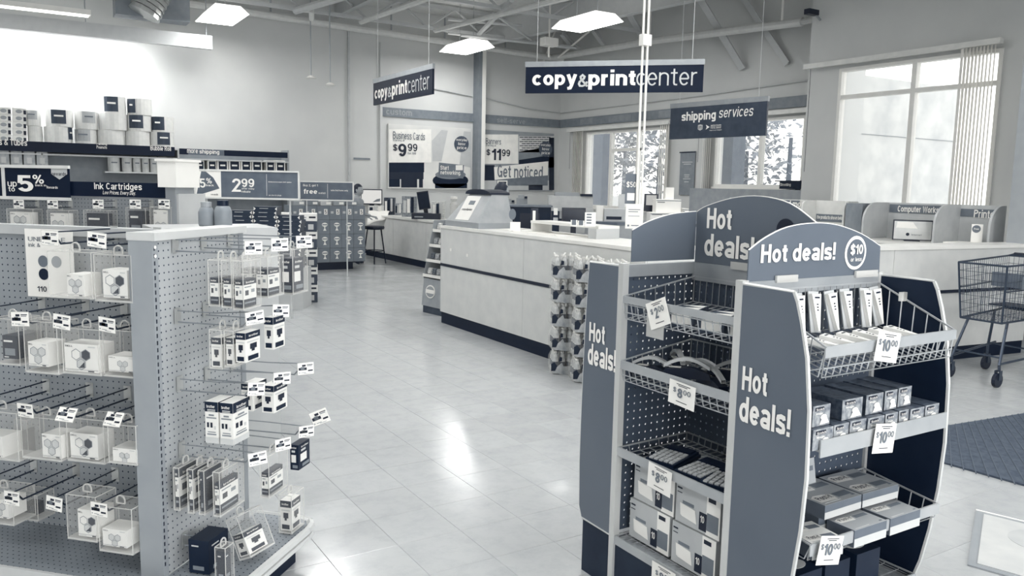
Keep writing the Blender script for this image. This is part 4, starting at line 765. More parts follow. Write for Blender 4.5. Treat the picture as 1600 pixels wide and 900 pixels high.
# ---------------------------------------------------------------- end cap packs: narrow sides face the aisle on the left, fronts face out
def endpack(lab, name, x0, x1, y0, y1, z0, z1, kind, clear=True, tilt=0, rz=0, inner=None):
    t = thing(name, lab, 'box'); t.matrix_basis = GM @ Matrix.Translation((x0, y0, z0)) @ Matrix.Rotation(rz, 4, 'Z') @ Matrix.Rotation(tilt, 4, 'X'); w, d, h = x1-x0, y1-y0, z1-z0
    if clear:
        MB().box((0, 0, 0), (w, d, h)).build('clear_shell', CLEAR, t); m = MB()
        for a in (0, w):
            for b in (0, d): m.tube((a, b, 0), (a, b, h), .0015, 4)
        m.path([(0, 0, h), (w, 0, h), (w, d, h), (0, d, h)], .0018, 4, closed=True).box((0, 0, 0), (w, d, .006)).build('shell_rim', CLEARE, t)
        r = .015; MB().path([(w*.5, d*.4+r*cos(a), h+.012+r*sin(a)) for a in [pi*k/8 for k in range(9)]]+[(w*.5, d*.4-r, h), (w*.5, d*.4+r, h)], .003, 4, closed=True).build('hang_tab', CLEARE, t)
    ins = .004 if clear else 0; i0, i1 = inner or (0.03, .72); cz0, cz1 = h*i0+ins, h*i1; ch = cz1-cz0; cw, cdp = w-2*ins, (d-2*ins)*(.8 if clear else 1)
    mats = [CW, INK, mat('tag_mid_print', .5), mat('pale_grey_print', .78), DARK]; body = {'brother': 0, 'tall': 0, 'band': 4, 'dark': 4, 'ink': 4}[kind]
    MB().box((ins, ins, cz0), (ins+cw, ins+cdp, cz1), body).build('carton', mats, t)
    for o, xd, L_, nm in ((Vector((ins, ins-.0008, cz0)), X, cw, 's'), (Vector((ins+cw+.0008, ins, cz0)), Y, cdp, 'f')):
        m = MB(); f = lambda u0, u1, v0, v1, k, e=0: m.flat(o+xd.cross(Z)*e, xd, Z, L_*u0, L_*u1, ch*v0, ch*v1, k, .0004)
        if kind == 'brother':
            f(0, 1, .78, 1, 4); f(.15, .85, .05, .2, 4, .0006); f(.3, .75, .42, .6, 1, .0006); f(.1, .9, .66, .7, 3, .0006); f(.4, .6, .34, .42, 1, .0006)
        elif kind == 'tall':
            f(0, 1, .76, 1, 4); f(.2, .8, .8, .82, 3, .0006); f(.2, .8, .77, .785, 3, .0006); f(.3, .7, .66, .7, 2, .0006); f(.12, .88, .6, .63, 2, .0006); f(.15, .3, .38, .5, 1, .0006); f(.42, .57, .38, .5, 1, .0006); f(.7, .82, .34, .42, 3, .0006); f(.15, .85, .2, .23, 2, .0006); f(.2, .8, .26, .28, 2, .0006); f(0, 1, 0, .14, 3, .0006)
        elif kind == 'band':
            f(0, 1, .28, .80, 0); f(.1, .6, .7, .74, 2, .0006); f(.15, .4, .42, .6, 1, .0006); f(.6, .85, .5, .62, 2, .0006); f(.1, .9, .12, .18, 2, .0006)
        elif kind == 'ink':
            f(.15, .7, .3, .6, 0); f(.2, .6, .7, .78, 3, .0006); f(.3, .9, .08, .2, 2, .0006)
        else: f(.2, .75, .1, .22, 2); f(.15, .5, .8, .84, 3)
        m.build('printed_face', mats, t)
        if kind in ('brother', 'tall', 'band', 'ink'): text('brother', o+xd.cross(Z)*.001+xd*L_*.18+Z*ch*.86, xd, Z, L_*.62, ch*.07, CARD if kind != 'x' else INK, t, bold=.02)
    return t
E1 = [  # x0,x1,y0,y1,z0,z1,kind,inner,label
 (.175, .215, .05, .16, 1.128, 1.285, 'band', (.03, .62), 'clear box with banded ink carton, top of the end cap, nearest the board'),
 (.225, .262, .05, .16, 1.125, 1.285, 'band', (.03, .62), 'clear box with banded ink carton, end cap top, middle of left hook'),
 (.268, .305, .05, .16, 1.12, 1.285, 'band', (.03, .62), 'clear box with banded ink carton, end cap top, front of left hook'),
 (.25, .30, .215, .325, 1.14, 1.285, 'band', (.03, .7), 'clear box with round topped ink carton, end cap top, middle hook'),
 (.19, .235, .215, .325, 1.14, 1.285, 'band', (.03, .7), 'clear box with ink carton, end cap top, rear of middle hook'),
 (.25, .305, .385, .50, 1.13, 1.30, 'ink', (.03, .8), 'clear box with dark ink carton at the top right of the end cap'),
 (.18, .225, .04, .15, .915, 1.05, 'brother', (.02, .8), 'clear box with small ink carton, second end cap row, nearest the board'),
 (.236, .27, .04, .15, .925, 1.05, 'brother', (.02, .8), 'clear box with small ink carton, second end cap row, left hook middle'),
 (.279, .315, .04, .13, .945, 1.045, 'brother', (0, 1), 'ink carton with two visible white faces in the second end cap row'),
 (.28, .315, .22, .30, .955, 1.07, 'brother', (0, 1), 'ink carton with grey oval in the second end cap row, middle hook'),
 (.155, .205, .04, .13, .655, .80, 'tall', (0, 1), 'tall white ink carton in the third end cap row, left one'),
 (.212, .262, .04, .135, .655, .80, 'tall', (0, 1), 'tall white ink carton in the third end cap row, right one'),
 (.262, .31, .225, .32, .72, .82, 'brother', (0, 1), 'small ink carton with oval mark in the third end cap row, middle hook'),
 (.18, .225, .225, .32, .72, .82, 'brother', (0, 1), 'small pale ink carton in the third end cap row, rear of the middle hook'),
 (.03, .052, .03, .17, .40, .555, 'band', (.05, .95), 'thin clear ink pack in the fourth end cap row, nearest the board'),
 (.085, .107, .03, .17, .395, .555, 'band', (.05, .95), 'thin clear ink pack in the fourth end cap row, second from the board'),
 (.128, .15, .03, .17, .395, .555, 'dark', (.05, .95), 'thin clear pack with dark strip, fourth end cap row, third from board'),
 (.185, .21, .03, .18, .395, .555, 'band', (.05, .75), 'large clear ink pack with white band in the fourth end cap row'),
 (.255, .29, .215, .35, .40, .56, 'band', (.05, .6), 'clear ink pack hanging, fourth end cap row, middle hook'),
 (.275, .31, .40, .49, .445, .545, 'ink', (0, 1), 'dark ink carton at the right of the fourth end cap row')]
for q in E1:
    clear = 'clear' in q[8]; endpack(q[8], 'ink_pack', *q[:6], q[6], clear, 0, 0, q[7])
endpack('dark square box standing on the end cap deck by the pegboard', 'dark_box', .06, .14, .06, .18, .162, .285, 'dark', False, inner=(0, 1))
endpack('clear upright box with stacked labels at the front left of the end cap deck', 'ink_pack', .205, .245, .0, .05, .162, .30, 'dark', True, inner=(.1, .9))
endpack('clear box with ink packs leaning to the left on the end cap deck', 'ink_pack', .20, .255, .16, .29, .175, .33, 'brother', True, 0, radians(-10), (.05, .6)).rotation_euler.rotate_axis('Y', radians(-24))
endpack('clear box with dark carton standing at the right of the end cap deck', 'ink_pack', .20, .255, .44, .54, .162, .32, 'brother', True, 0, 0, (.05, .85))
# ================================================================ INK AISLE BEHIND
ig = thing('gondola_shelf', 'pegboard gondola with dark INK header signs behind the left foreground one', 'shelf', GO+GV*2.2-GN*1.5, GR); IM = Matrix.Translation(GO+GV*2.2-GN*1.5) @ Matrix.Rotation(GR, 4, 'Z')
MB().box((-5, .0, .15), (0, .015, 1.43)).build('long_pegboard', PEG_XZ, ig)
MB().box((0, -.09, 0), (.07, .10, 1.50)).build('upright', UPR, ig); MB().box((.07, -.08, 0), (.085, .20, 1.46)).build('end_panel', LGREY, ig)
MB().box((-.03, -.12, 1.50), (.10, .12, 1.66)).box((-.04, -.13, 1.66), (.11, .13, 1.675)).build('end_cap_block', WHITE, ig)
MB().box((-5, -.25, .13), (0, .0, .15)).build('deck', DECK, ig)
def iy(a, b, y=2.2): p = ga(a, b, y); return Vector((p[0]+1.5, p[1]-2.2, p[2]))
a, b = iy(0, 281, 2.12), iy(271, 310, 2.12)
s1 = MB().box((-3.0, -.085, b.z), (b.x, -.08, a.z+.0)).build('header_sign', NAVY, ig)
p = iy(148, 298, 2.115); q = iy(222, 287, 2.115); text('Ink Cartridges', (p.x, -.0865, p.z), X, Z, q.x-p.x, q.z-p.z, LET, s1, bold=.02)
p = iy(161, 305, 2.115); q = iy(212, 299, 2.115); text('Low Prices. Every Day.', (p.x, -.0865, p.z), X, Z, q.x-p.x, q.z-p.z, LET, s1, bold=.01, shear=.2)
a, b = iy(8, 262, 2.10), iy(110, 309, 2.10); s2 = MB().box((-3, -.1, b.z), (b.x, -.095, a.z)).build('header_sign', NAVY, ig)
MB().box((-3, -.11, a.z), (b.x, -.09, a.z+.02)).box((-3, -.11, b.z-.02), (b.x, -.09, b.z)).box((a.x-.03, -.104, b.z), (a.x-.005, -.094, a.z)).build('sign_frame', mat('sign_frame_light', .85, .3), s2)
def it(s, x0, y0, x1, y1, b=.01, m=LET): p = iy(x0, y1, 2.095); q = iy(x1, y0, 2.095); return text(s, (p.x, -.1065+.004, p.z), X, Z, q.x-p.x, q.z-p.z, m, s2, bold=b)
it('up', 12, 284, 26, 294); it('to', 13, 292, 23, 299); it('5', 28, 274, 51, 299, .04); it('%', 51, 273, 68, 287, .02); it('back in', 55, 288, 72, 291); it('Rewards', 73, 291, 90, 295)
p = iy(80, 279, 2.095); q = iy(104, 263, 2.095); MB().prism([(p.x, p.z+.03), (p.x, q.z), (q.x, q.z), (q.x, p.z+.03), ((p.x+q.x)/2, p.z-.005)], 'y', -.103, -.1012).build('rewards_shield', LGREY, s2); it('rewards', 81, 269, 103, 275, .01, INK)
for i, px_ in enumerate((30, 83, 154, 212, 257)):
    p = iy(px_, 319, 2.05); o = hook(ig, (p.x, 0, p.z), '-y', .15, HOOKM, 0, (0, 0, 0), 1.15)
for i, (x0, y0, x1, y1, kd) in enumerate([(10, 326, 52, 345, 'hex'), (73, 328, 108, 350, 'hexs'), (130, 328, 170, 352, 'dark'), (196, 324, 228, 352, 'dark'), (234, 323, 268, 356, 'hexs')]):
    p, q = ga(x0, y0, 2.1), ga(x1, y1, 2.1); safer('clear pack in the rear ink row, ' + ['leftmost', 'second from the left', 'middle one', 'second from the right, with dark carton', 'rightmost'][i], (p[0], q[0], q[2]-.08, p[2]), 2.1, .08, (p[0]+.02, q[0]-.03, q[2]-.075, p[2]-.02), kd)
# jugs on the end of the rear ink gondola
JUG = mat('jug_grey', .52, .4)
st = thing('merchandise_shelf', 'pale end shelf carrying two grey jugs behind the end cap', 'shelf', az(336, 400, .0)*0+Vector((0, 0, 0))); jp = ad(336, 352, 4.6)
st.location = (jp.x, jp.y, 0); MB().box((-.35, -.2, 0), (.3, .25, jp.z-.005)).build('cabinet', LGREY, st); 
for i, (a, r, h) in enumerate([(323, .045, .125), (349, .05, .135)]):
    q = ad(a, 352, 4.6); t = thing('jug', ['grey jug with ridged screw cap, left of the pair', 'grey jug with flat dark cap, right of the pair'][i], 'bottle', (q.x, q.y, jp.z-.004)); MB().lathe([(r*.9, 0), (r, .01), (r, h*.62), (r*.8, h*.8), (r*.62, h*.86)], n=14).build('body', JUG, t, smooth=True)
    MB().lathe([(r*.66, h*.86), (r*.66, h*1.08), (r*.5, h*1.09)], n=14).build('cap', [mat('jug_cap', .6, .4), DARK][i], t)
# ================================================================ WALL POSTERS
BL = mat('poster_grey', .48, .5, var=.1, scale=3); PB = mat('poster_pale', .88, .5, var=.12, scale=1.2); PK = mat('poster_black', .06, .4)
def py_(a, b, yy=16.94): return ay(a, b, yy)
def poster(x0, y0, x1, y1, lab, bgm):
    p, q = py_(x0, y1), py_(x1, y0); t = thing('wall_poster', lab, 'poster', (p.x, 16.97, p.z)); MB().box((0, -.02, 0), (q.x-p.x, .025, q.z-p.z)).build('poster_board', bgm, t); t['_p'] = 0; del t['_p']
    def fl(quads):
        m = MB()
        for k, (pts, mi, lv) in enumerate(quads):
            vs = [py_(a, b) for a, b in pts]; vs = [Vector((v.x-p.x, -.021-.002*lv, v.z-p.z)) for v in vs]; n = len(vs)
            nn = (vs[1]-vs[0]).cross(vs[2]-vs[0])
            if nn.y > 0: vs = vs[::-1]
            m.add(vs, [tuple(range(n))], mi)
        return m
    def tx(s, a0, b0, a1, b1, mt, lv=5, bold=.01):
        u, v = py_(a0, b1), py_(a1, b0); text(s, (u.x-p.x, -.021-.002*lv, u.z-p.z), X, Z, v.x-u.x, v.z-u.z, mt, t, bold=bold)
    return t, fl, tx
R4 = lambda a, b, c, d: [(a, b), (c, b), (c, d), (a, d)]
t, fl, tx = poster(607, 201, 736, 294, 'wide wall poster advertising business cards at $9.99, left of the white column', PB)
def ci(cx, cy, rx, ry, n=20): return [(cx+rx*cos(2*pi*k/n), cy+ry*sin(2*pi*k/n)) for k in range(n)]
fl([(R4(608, 254, 663, 269), 2, 1), (R4(608, 269, 662, 280), 1, 1), (R4(608, 280, 625, 292), 2, 1), (R4(627, 280, 652, 293), 1, 1), (R4(655, 280, 661, 293), 1, 1), ([(675, 220), (690, 203), (700, 204), (690, 252), (676, 252)], 3, 1), ([(725, 205), (736, 206), (736, 262), (718, 258)], 3, 1)]).build('photo_print', [PB, PK, DARK, LGREY], t)
fl([(R4(608, 202, 674, 254), 0, 2)]).build('price_panel', mat('poster_white', .95, .5), t)
fl([(ci(704, 282, 28, 12), 0, 2), (ci(704, 273, 24, 7), 1, 3), (R4(680, 287, 730, 294), 0, 2)]).build('armchair_print', [DARK, BL], t)
fl([([(686, 254), (725, 258), (724, 279), (685, 276)], 0, 4), (R4(712, 258, 723, 266), 1, 5)]).build('card_print', [mat('poster_card', .42, .5), CARD], t)
fl([(ci(721, 225, 11.5, 12.5), 0, 4)]).build('round_badge', mat('poster_badge', .28, .5), t)
tx('Business Cards', 614, 208, 664, 217, INKG); tx('Starting at', 614, 218, 632, 221, INKG); tx('$', 614, 225, 621, 236, INK, bold=.02); tx('9', 622, 225, 635, 244, INK, bold=.04); tx('99', 637, 225, 652, 236, INK, bold=.02); tx('for 100', 637, 238, 650, 241, INKG)
tx('Start', 688, 259, 701, 265, CARD, 6, .02); tx('networking.', 688, 267, 720, 274, CARD, 6, .02); tx('everyday', 713, 217, 730, 221, CARD, 6); tx('low', 716, 223, 727, 227, CARD, 6); tx('price', 714, 229, 729, 234, CARD, 6)
t, fl, tx = poster(754, 209, 866, 297, 'wall poster advertising banners at $11.99, right of the white column', mat('poster_mid', .55, .5, var=.1, scale=2))
fl([(R4(811, 213, 866, 238), 0, 1), ([(811, 237), (866, 228), (866, 255), (811, 256)], 1, 1), ([(811, 250), (850, 244), (866, 246), (866, 262), (811, 262)], 2, 2), (R4(858, 215, 866, 297), 3, 2), (R4(755, 258, 773, 282), 2, 1), (R4(755, 282, 858, 297), 4, 1), (R4(826, 289, 848, 297), 3, 2), (R4(776, 274, 856, 290), 5, 2)]).build('photo_print', [PB, BL, DARK, PK, LGREY, mat('poster_card', .42, .5)], t)
br = []
for r_ in range(7):
    for c_ in range(8):
        a = 812+c_*7+(3.5 if r_ % 2 else 0); b = 214+r_*3.3
        if a < 858 and b < 235-.12*(a-811): br.append((R4(a, b, a+6.2, b+1.2), 0, 2))
fl(br).build('brick_print', DARK, t)
fl([(R4(755, 210, 810, 256), 0, 2)]).build('price_panel', MATS['poster_white'], t); fl([([(772, 261), (857, 252), (856, 274), (773, 281)], 0, 3)]).build('banner_print', CARD, t)
fl([(ci(852.5, 233, 10.5, 12), 0, 4), ]).build('round_badge', MATS['poster_badge'], t); fl([(R4(777, 282, 793, 292), 0, 4), (R4(779, 284, 791, 287), 1, 5)]).build('logo_print', [CARD, DARK], t)
tx('Banners', 759, 217, 783, 225, INKG); tx('Starting at', 759, 226, 775, 229, INKG); tx('$', 760, 233, 766, 243, INK, bold=.02); tx('11', 768, 233, 783, 250, INK, bold=.04); tx('99', 784, 234, 797, 244, INK, bold=.02); tx('Get noticed.', 777, 260, 851, 277, INKG, 5, .02)
tx('everyday', 845, 225, 860, 229, CARD, 6); tx('low', 847, 231, 858, 235, CARD, 6); tx('price', 846, 237, 859, 242, CARD, 6)
# ================================================================ HANGING SIGNS
def hang(lab, p, q, h, m_, top=True):
    p, q = Vector(p), Vector(q); t = thing('hanging_sign', lab, 'sign', p, atan2(q.y-p.y, q.x-p.x)); w = (q-p).length
    MB().box((0, -.015, 0), (w, .015, h)).build('sign_panel', m_, t)
    if top: MB().box((-.01, -.02, h), (w+.01, .02, h+.07)).build('top_rail', mat('sign_rail', .6, .3, metal=.3), t)
    for u in (.15, w-.15): MB().tube((u, 0, h+.07), (u, 0, CZ-p.z), .004, 4).build('cable', LGREY, t)
    return t, w
t, w = hang('large dark copy and print sign facing the viewer in the centre of the picture', (6.0, 9.43, 2.8), (7.65, 7.77, 2.8), .345, NAVY)
def st_(s, u0, v0, u1, v1, m, b=.01, t=None, h=.345, y=-.016, sh=0): text(s, (w*u0, y, h*v0), X, Z, w*(u1-u0), h*(v1-v0), m, t, bold=b, shear=sh)
st_('copy', .04, .12, .30, .72, CARD, .055, t); st_('&', .305, .22, .365, .72, LGREY, .02, t); st_('print', .365, .12, .63, .86, CARD, .055, t); st_('center', .635, .25, .965, .86, LGREY, -.005, t)
t, w = hang('dark copy and print sign seen at an angle, hanging before the back wall', (5.07, 12.52, 2.8), (5.07, 10.36, 2.8), .345, NAVY)
st_('copy', .03, .1, .27, .68, CARD, .055, t); st_('&', .275, .22, .345, .68, LGREY, .02, t); st_('print', .35, .1, .61, .86, CARD, .055, t); st_('center', .62, .22, .955, .86, LGREY, -.005, t)
a = az(1047, 218, 2.3); b = az(1198, 183, 2.3); pz = az(1197, 212, 2.3)
t, w = hang('slate hanging sign reading shipping services, right of the large sign', (a.x, a.y, 2.3), (pz.x, pz.y, 2.3), .46, mat('ship_sign', .2, .35), True)
st_('shipping', .13, .50, .50, .86, CARD, .045, t, .46); st_('services', .53, .60, .87, .90, CARD, .0, t, .46, sh=.12)
m = MB().prism([(w*.315, .13), (w*.34, .11), (w*.365, .13), (w*.365, .19), (w*.34, .2), (w*.315, .19)], 'y', -.0175, -.016); m.build('shield_logo', LGREY, t); MB().prism([(w*.4, .12), (w*.44, .155), (w*.4, .19), (w*.41, .155)], 'y', -.0175, -.016).build('arrow_logo', CARD, t)
st_('UPS', .322, .30, .358, .38, INK, .01, t, .46, -.018); st_('UNITED STATES', .45, .34, .56, .40, CARD, .01, t, .46, sh=.15); st_('POSTAL SERVICE', .45, .28, .56, .33, CARD, .01, t, .46, sh=.15); st_('Approved Shipper', .44, .21, .57, .25, CARD, 0, t, .46)
# pair of poles with notice card
t = thing('power_pole', 'pair of slim white poles from the ceiling holding a small notice card', 'pole', (0, 0, 0)); q = ad(997, 352, 7.6); t.location = (q.x, q.y, 1.1)
for s in (-.022, .022): MB().tube(Vector((s*cos(-.55), s*sin(-.55), 0)), Vector((s*cos(-.55), s*sin(-.55), CZ-1.1)), .012, 6).build('pole', WHITE, t)
MB().box((-.05, -.03, 1.75), (.05, .03, 1.85)).build('pole_clip', WHITE, t)
PP = t; NM = Matrix.Translation(ad(991.5, 338, 7.55)-PP.location) @ Matrix.Rotation(-HEAD, 4, 'Z'); MB().box((-.085, -.004, -.115), (.08, 0, .115)).box((-.03, -.0055, -.09), (.06, -.004, -.082), 1).box((-.06, -.0055, .06), (.05, -.004, .066), 1).box((-.06, -.0055, .04), (.03, -.004, .046), 1).box((-.06, -.0055, .0), (.045, -.004, .004), 1).box((-.065, -.0055, -.095), (-.048, -.004, -.078), 1).build('notice_card', [CARD, INKG], PP, M=NM)
t = MB().box((-.055, -.003, -.14), (.055, 0, .14)).build('price_card', mat('fifty_card', .38, .5), PP, M=Matrix.Translation(ad(986, 295, 7.58)-PP.location) @ Matrix.Rotation(-HEAD, 4, 'Z')); text('$50', (-.045, -.0045, .01), X, Z, .09, .06, CARD, t, bold=.02); MB().box((-.035, -.005, -.11), (.035, -.003, -.04)).build('label_panel', CARD, t)
# banner on the wall between windows
p, q = ax(1060, 306, 11.83), ax(1086, 242, 11.83); t = thing('wall_banner', 'narrow grey vertical banner on the wall between the two rear windows', 'banner', (11.85, p.y, 1.44)); L_ = p.y-q.y
MB().box((-.015, -L_, 0), (0, 0, .86)).build('cloth', mat('banner_cloth', .5, .6), t); MB().tube((-.02, .02, .87), (-.02, -L_-.02, .87), .012).build('rod', DARK, t)
for z, u in ((.66, .7), (.62, .5), (.4, .35), (.36, .3), (.32, .5), (.26, .3)): MB().flat((-.0155, -L_*(1-u)/2, z), -Y, Z, 0, L_*u, 0, .018).build('printed_line', LGREY, t)
MB().box((-.012, -L_-1.0, -.8), (0, -L_-.5, 2.2)).build('pilaster', WALL, t) if False else None
# ================================================================ COUNTERS
def counter(lab, face, length, depth, h, zs, rz, extra_top=.02):
    # origin at the left end of the front face (viewer side), x along the face, y away
    t = thing('service_counter', lab, 'counter', face, rz); n = max(1, round(length/2.0)); w = length/n
    for i in range(n):
        MB().box((i*w+.002, 0, zs+.015), ((i+1)*w-.002, .02, h-.03)).build('front_panel', LAM, t)
        MB().box((i*w+.002, .0, .13), ((i+1)*w-.002, .02, zs-.015)).build('front_panel', LAM, t)
    MB().box((0, -.008, zs-.015), (length, .01, zs+.015)).build('dark_strip', BLACK, t)
    MB().box((0, .012, 0), (length, depth-.02, .128)).build('toe_kick', KICK, t)
    MB().box((0, .021, .13), (length, depth, h-.03)).build('carcass', LAM, t)
    MB().box((-.005, -.012, h-.029), (length+.005, depth+.02, h)).build('worktop', CREAM, t)
    return t
fc = counter('long light copy counter with dark strip and toe kick in the middle of the shop', (4.07, 8.09, 0), 3.44, .62, 1.1, .665, -pi/2)
MB().box((-.012, .0, .13), (-.0, .6, 1.07)).build('end_panel', LGREY, fc)
for u, v in ((.22, .83), (.6, .8)): MB().box((u, -.003, v), (u+.03, 0, v+.03)).build('sticker', CARD, fc)
rc = counter('light counter with dark strip behind the shopping carts carrying the workstation dividers', (4.775, 4.53, 0), 3.76, .30, 1.085, .66, radians(-7.5))
bc = counter('rear light counter below the business card poster with black stool before it', (6.5, 15.7, 0), 2.9, .6, .9, -1, -pi/2) if False else None
t = thing('service_counter', 'rear light counter below the wall posters with a black stool before it', 'counter', (6.5, 16.55, 0), -pi/2)
for i in range(3): MB().box((i*1.5+.003, 0, .13), ((i+1)*1.5-.003, .02, .86)).build('front_panel', LAM, t)
MB().box((0, .02, .12), (4.5, .58, .86)).build('carcass', LAM, t); MB().box((0, .01, 0), (4.5, .56, .119)).build('toe_kick', KICK, t); MB().box((-.01, -.03, .862), (4.51, .6, .9)).build('worktop', CREAM, t)
# kiosk on the copy counter
kp = Vector((4.12, 8.07, 1.1001)); ks = thing('copy_kiosk', 'light wedge shaped self service copy kiosk with dark rounded top on the counter', 'kiosk', kp, -pi/2)
kl, kd, kh = .74, .42, .355; MB().box((-.01, -.0, 0), (kl, kd, .06)).build('plinth', GREY, ks)
o = MB().add([(0, 0, .06), (kl, 0, .06), (kl, kd, .06), (0, kd, .06), (.22, .18, kh), (kl-.05, .18, kh), (kl-.05, kd-.04, kh), (.22, kd-.04, kh)], [(0, 1, 5, 4), (1, 2, 6, 5), (2, 3, 7, 6), (3, 0, 4, 7), (4, 5, 6, 7)])
o.build('wedge_body', mat('kiosk_shell', .66, .4), ks)
xd = X; a_, b_2 = Vector((0, 0, .06)), Vector((.34, .22, kh)); yd = (Vector((.0, .18, kh-.06))).normalized(); f0 = Vector((.2, .0, .06)); MB().flat(f0, X, yd, .0, .30, .02, .32, 0, .004).build('sloped_screen_panel', CARD, ks)
text('copy&print', f0+X*.04+yd*.13+Vector((0,-.004,.002)), X, yd, .22, .035, INK, ks, bold=.02); MB().flat(f0, X, yd, .12, .24, .21, .26, 0, .006).build('logo_panel', mat('logo_red_grey', .45, .5), ks)
MB().prism([(.15, kh), (.16, kh+.025), (.22, kh+.045), (.33, kh+.055), (.5, kh+.055), (.62, kh+.04), (.69, kh+.02), (.7, kh)], 'y', .16, kd-.02).build('dark_hood', BLACK, ks)
# desk clutter on the copy counter
def cbox(lab, name, cat, a0, b0, a1, b1, dep, th, mt, z=None, parts=None, group=None):
    p, q = ad(a0, b1, dep), ad(a1, b0, dep); w = (ad(a1, b1, dep)-p).length; h = q.z-p.z; t = thing(name, lab, cat, ((p.x+q.x)/2, (p.y+q.y)/2, z if z is not None else p.z), -HEAD, group)
    if z is not None: h = q.z-z
    MB().box((-w/2, 0, 0), (w/2, th, h)).build('body', mt, t); return t, w, h
t, w, h = cbox('round grey notice on white stand beside the kiosk on the copy counter', 'counter_sign', 'sign', 797, 347, 813, 362, 8.1, .01, CARD, 1.1); MB().disc((-.03, -.002, .17), X, Z, .035, 0, 18, .055, .006).build('round_sign', INKG, t); MB().box((-.045, -.01, .0), (.045, .03, .004)).build('foot', CLEARE, t)
t = thing('riser_shelf', 'white riser shelf with legs carrying leaflets at the end of the copy counter', 'shelf', (4.5, 6.02, 1.1), -pi/2); MB().box((-.75, -.1, .09), (.35, .14, .115)).build('shelf_board', CREAM, t)
MB().box((-.74, -.1, 0), (-.72, .14, .09)).build('leg', CREAM, t); MB().box((.23, -.12, 0), (.35, .14, .09)).build('drawer_block', LGREY, t)
for i, (a, b, c, d, lab) in enumerate([(892, 344, 902, 356, 'small white leaflet holder, left of two on the riser shelf'), (903, 345, 913, 356, 'small white leaflet holder, right of two on the riser shelf'), (914, 332, 931, 356, 'tall price list stand at the end of the riser shelf')]):
    t, w, h = cbox(lab, 'leaflet_stand', 'stand', a, b, c, d, 7.0, .03, CARD, 1.2155)
    m = MB(); [m.box((-w*.35, -.002, h*k/5), (w*(.1 if i == 2 else .3), -.0005, h*k/5+.012)) for k in range(1, 5)]; m.build('print', INKG, t, kind='stuff')
for i in range(5):
    q = Vector((4.42, 7.2-.27*i, 1.1006+.0)); t = MB().box((-.14, -.1, 0), (.14, .1, .003+.001*i)).build('paper_sheet', CARD); t.location = q; t.rotation_euler = (0, 0, [.3, -.2, .6, .1, -.5][i]); tag(t, 'white paper sheets on the copy counter, ' + ['nearest the kiosk', 'second stack from the kiosk', 'in the middle', 'before the riser shelf', 'beside the riser shelf'][i], 'paper')
q = Vector((4.55, 7.75-.2, 1.1)); cart_ = ad(803, 350, 8.3)
# devices behind: dark tower lamp, phone, monitors
t, w, h = cbox('dark pole display with white strip rising behind the copy counter', 'pole_display', 'display', 830, 326, 841, 359, 8.4, .06, BLACK, .9); MB().box((-w*.3, -.004, h*.4), (w*.1, -.0005, h*.95)).build('white_strip', CARD, t)
t, w, h = cbox('dark desk with drawers in the copy area, left of the tall pole display', 'copy_desk', 'desk', 772, 324, 860, 420, 11.4, .6, DARK, 0); MB().box((-w/2-.02, -.02, h), (w/2+.02, .62, h+.025)).build('desk_top', mat('desk_top_grey', .4, .4), t); MB().box((-w*.05, -.004, h*.5), (w*.3, -.001, h*.93)).build('drawer_front', BLACK, t); desk1 = (t.location.copy(), w, h)
for i, (a, b, c, d, dep, lab) in enumerate([(878, 325, 915, 350, 9.2, 'wide dark monitor facing the copy counter, left of the leaflet stand'), (790, 362, 806, 371, 8.0, '')]):
    if not lab: continue
    t, w, h = cbox(lab, 'monitor', 'monitor', a, b, c, d, dep, .04, BLACK); MB().box((-w/2+.012, -.003, .012), (w/2-.012, -.0005, h-.012)).build('screen', mat('dark_screen', .08, .2), t); MB().box((-.03, .01, -.14), (.03, .05, 0)).box((-.12, -.05, -.15), (.12, .12, -.14)).build('stand', BLACK, t); mz = t.location.z-.15
    s = thing('copy_desk', 'low desk carrying the wide dark monitor behind the copy counter', 'desk', (t.location.x+.1, t.location.y+.1, 0), -HEAD); MB().box((-.25, -.22, mz-.03), (.28, .3, mz-.001)).build('desk_top', CREAM, s); MB().box((-.24, -.2, 0), (.26, .28, mz-.031)).build('cabinet', LAM, s)
t, w, h = cbox('dark desk telephone beside the wide monitor', 'telephone', 'telephone', 862, 330, 874, 352, 9.0, .15, DARK, 1.0); MB().box((-w*.3, -.01, h*.55), (w*.3, -.001, h*.75)).build('pale_face', LGREY, t); MB().box((-w*.25, -.01, h*.85), (w*.25, .1, h+.03)).build('handset', CREAM, t)
s = thing('copy_desk', 'narrow stand carrying the dark telephone', 'desk', (t.location.x, t.location.y, 0), -HEAD); MB().box((-.2, -.1, 0), (.2, .3, .998)).build('cabinet', DARK, s)
# copiers at the back
def copier(lab, a0, b0, a1, b1, dep, v):
    t, w, h = cbox(lab, 'copier', 'copier', a0, b0, a1, b1, dep, .5, mat('copier_shell_%d' % int(v*100), v, .4), 0)
    MB().box((-w*.42, -.006, h*.68), (w*.2, -.001, h*.73)).build('paper_slot', DARK, t); MB().box((-w*.5, -.12, h*.82), (w*.5, 0, h*.86)).build('output_tray', LGREY, t); MB().box((-w*.35, .05, h), (w*.2, .45, h+.06)).build('document_feeder', GREY, t); MB().box((w*.22, -.05, h), (w*.48, .15, h+.04)).build('control_panel', DARK, t)
    for k in range(3): MB().box((-w*.45, -.006, h*(.08+.17*k)), (w*.45, -.001, h*(.22+.17*k))).build('paper_drawer', GREY, t)
copier('light grey copier with dark slots before the back wall, right of the desk', 856, 307, 925, 420, 13.6, .75)
copier('tall grey box shaped copier below the banner poster', 806, 310, 823, 420, 15.2, .55)
copier('low grey printer unit left of the box shaped copier below the banner poster', 786, 316, 803, 420, 16.3, .62)
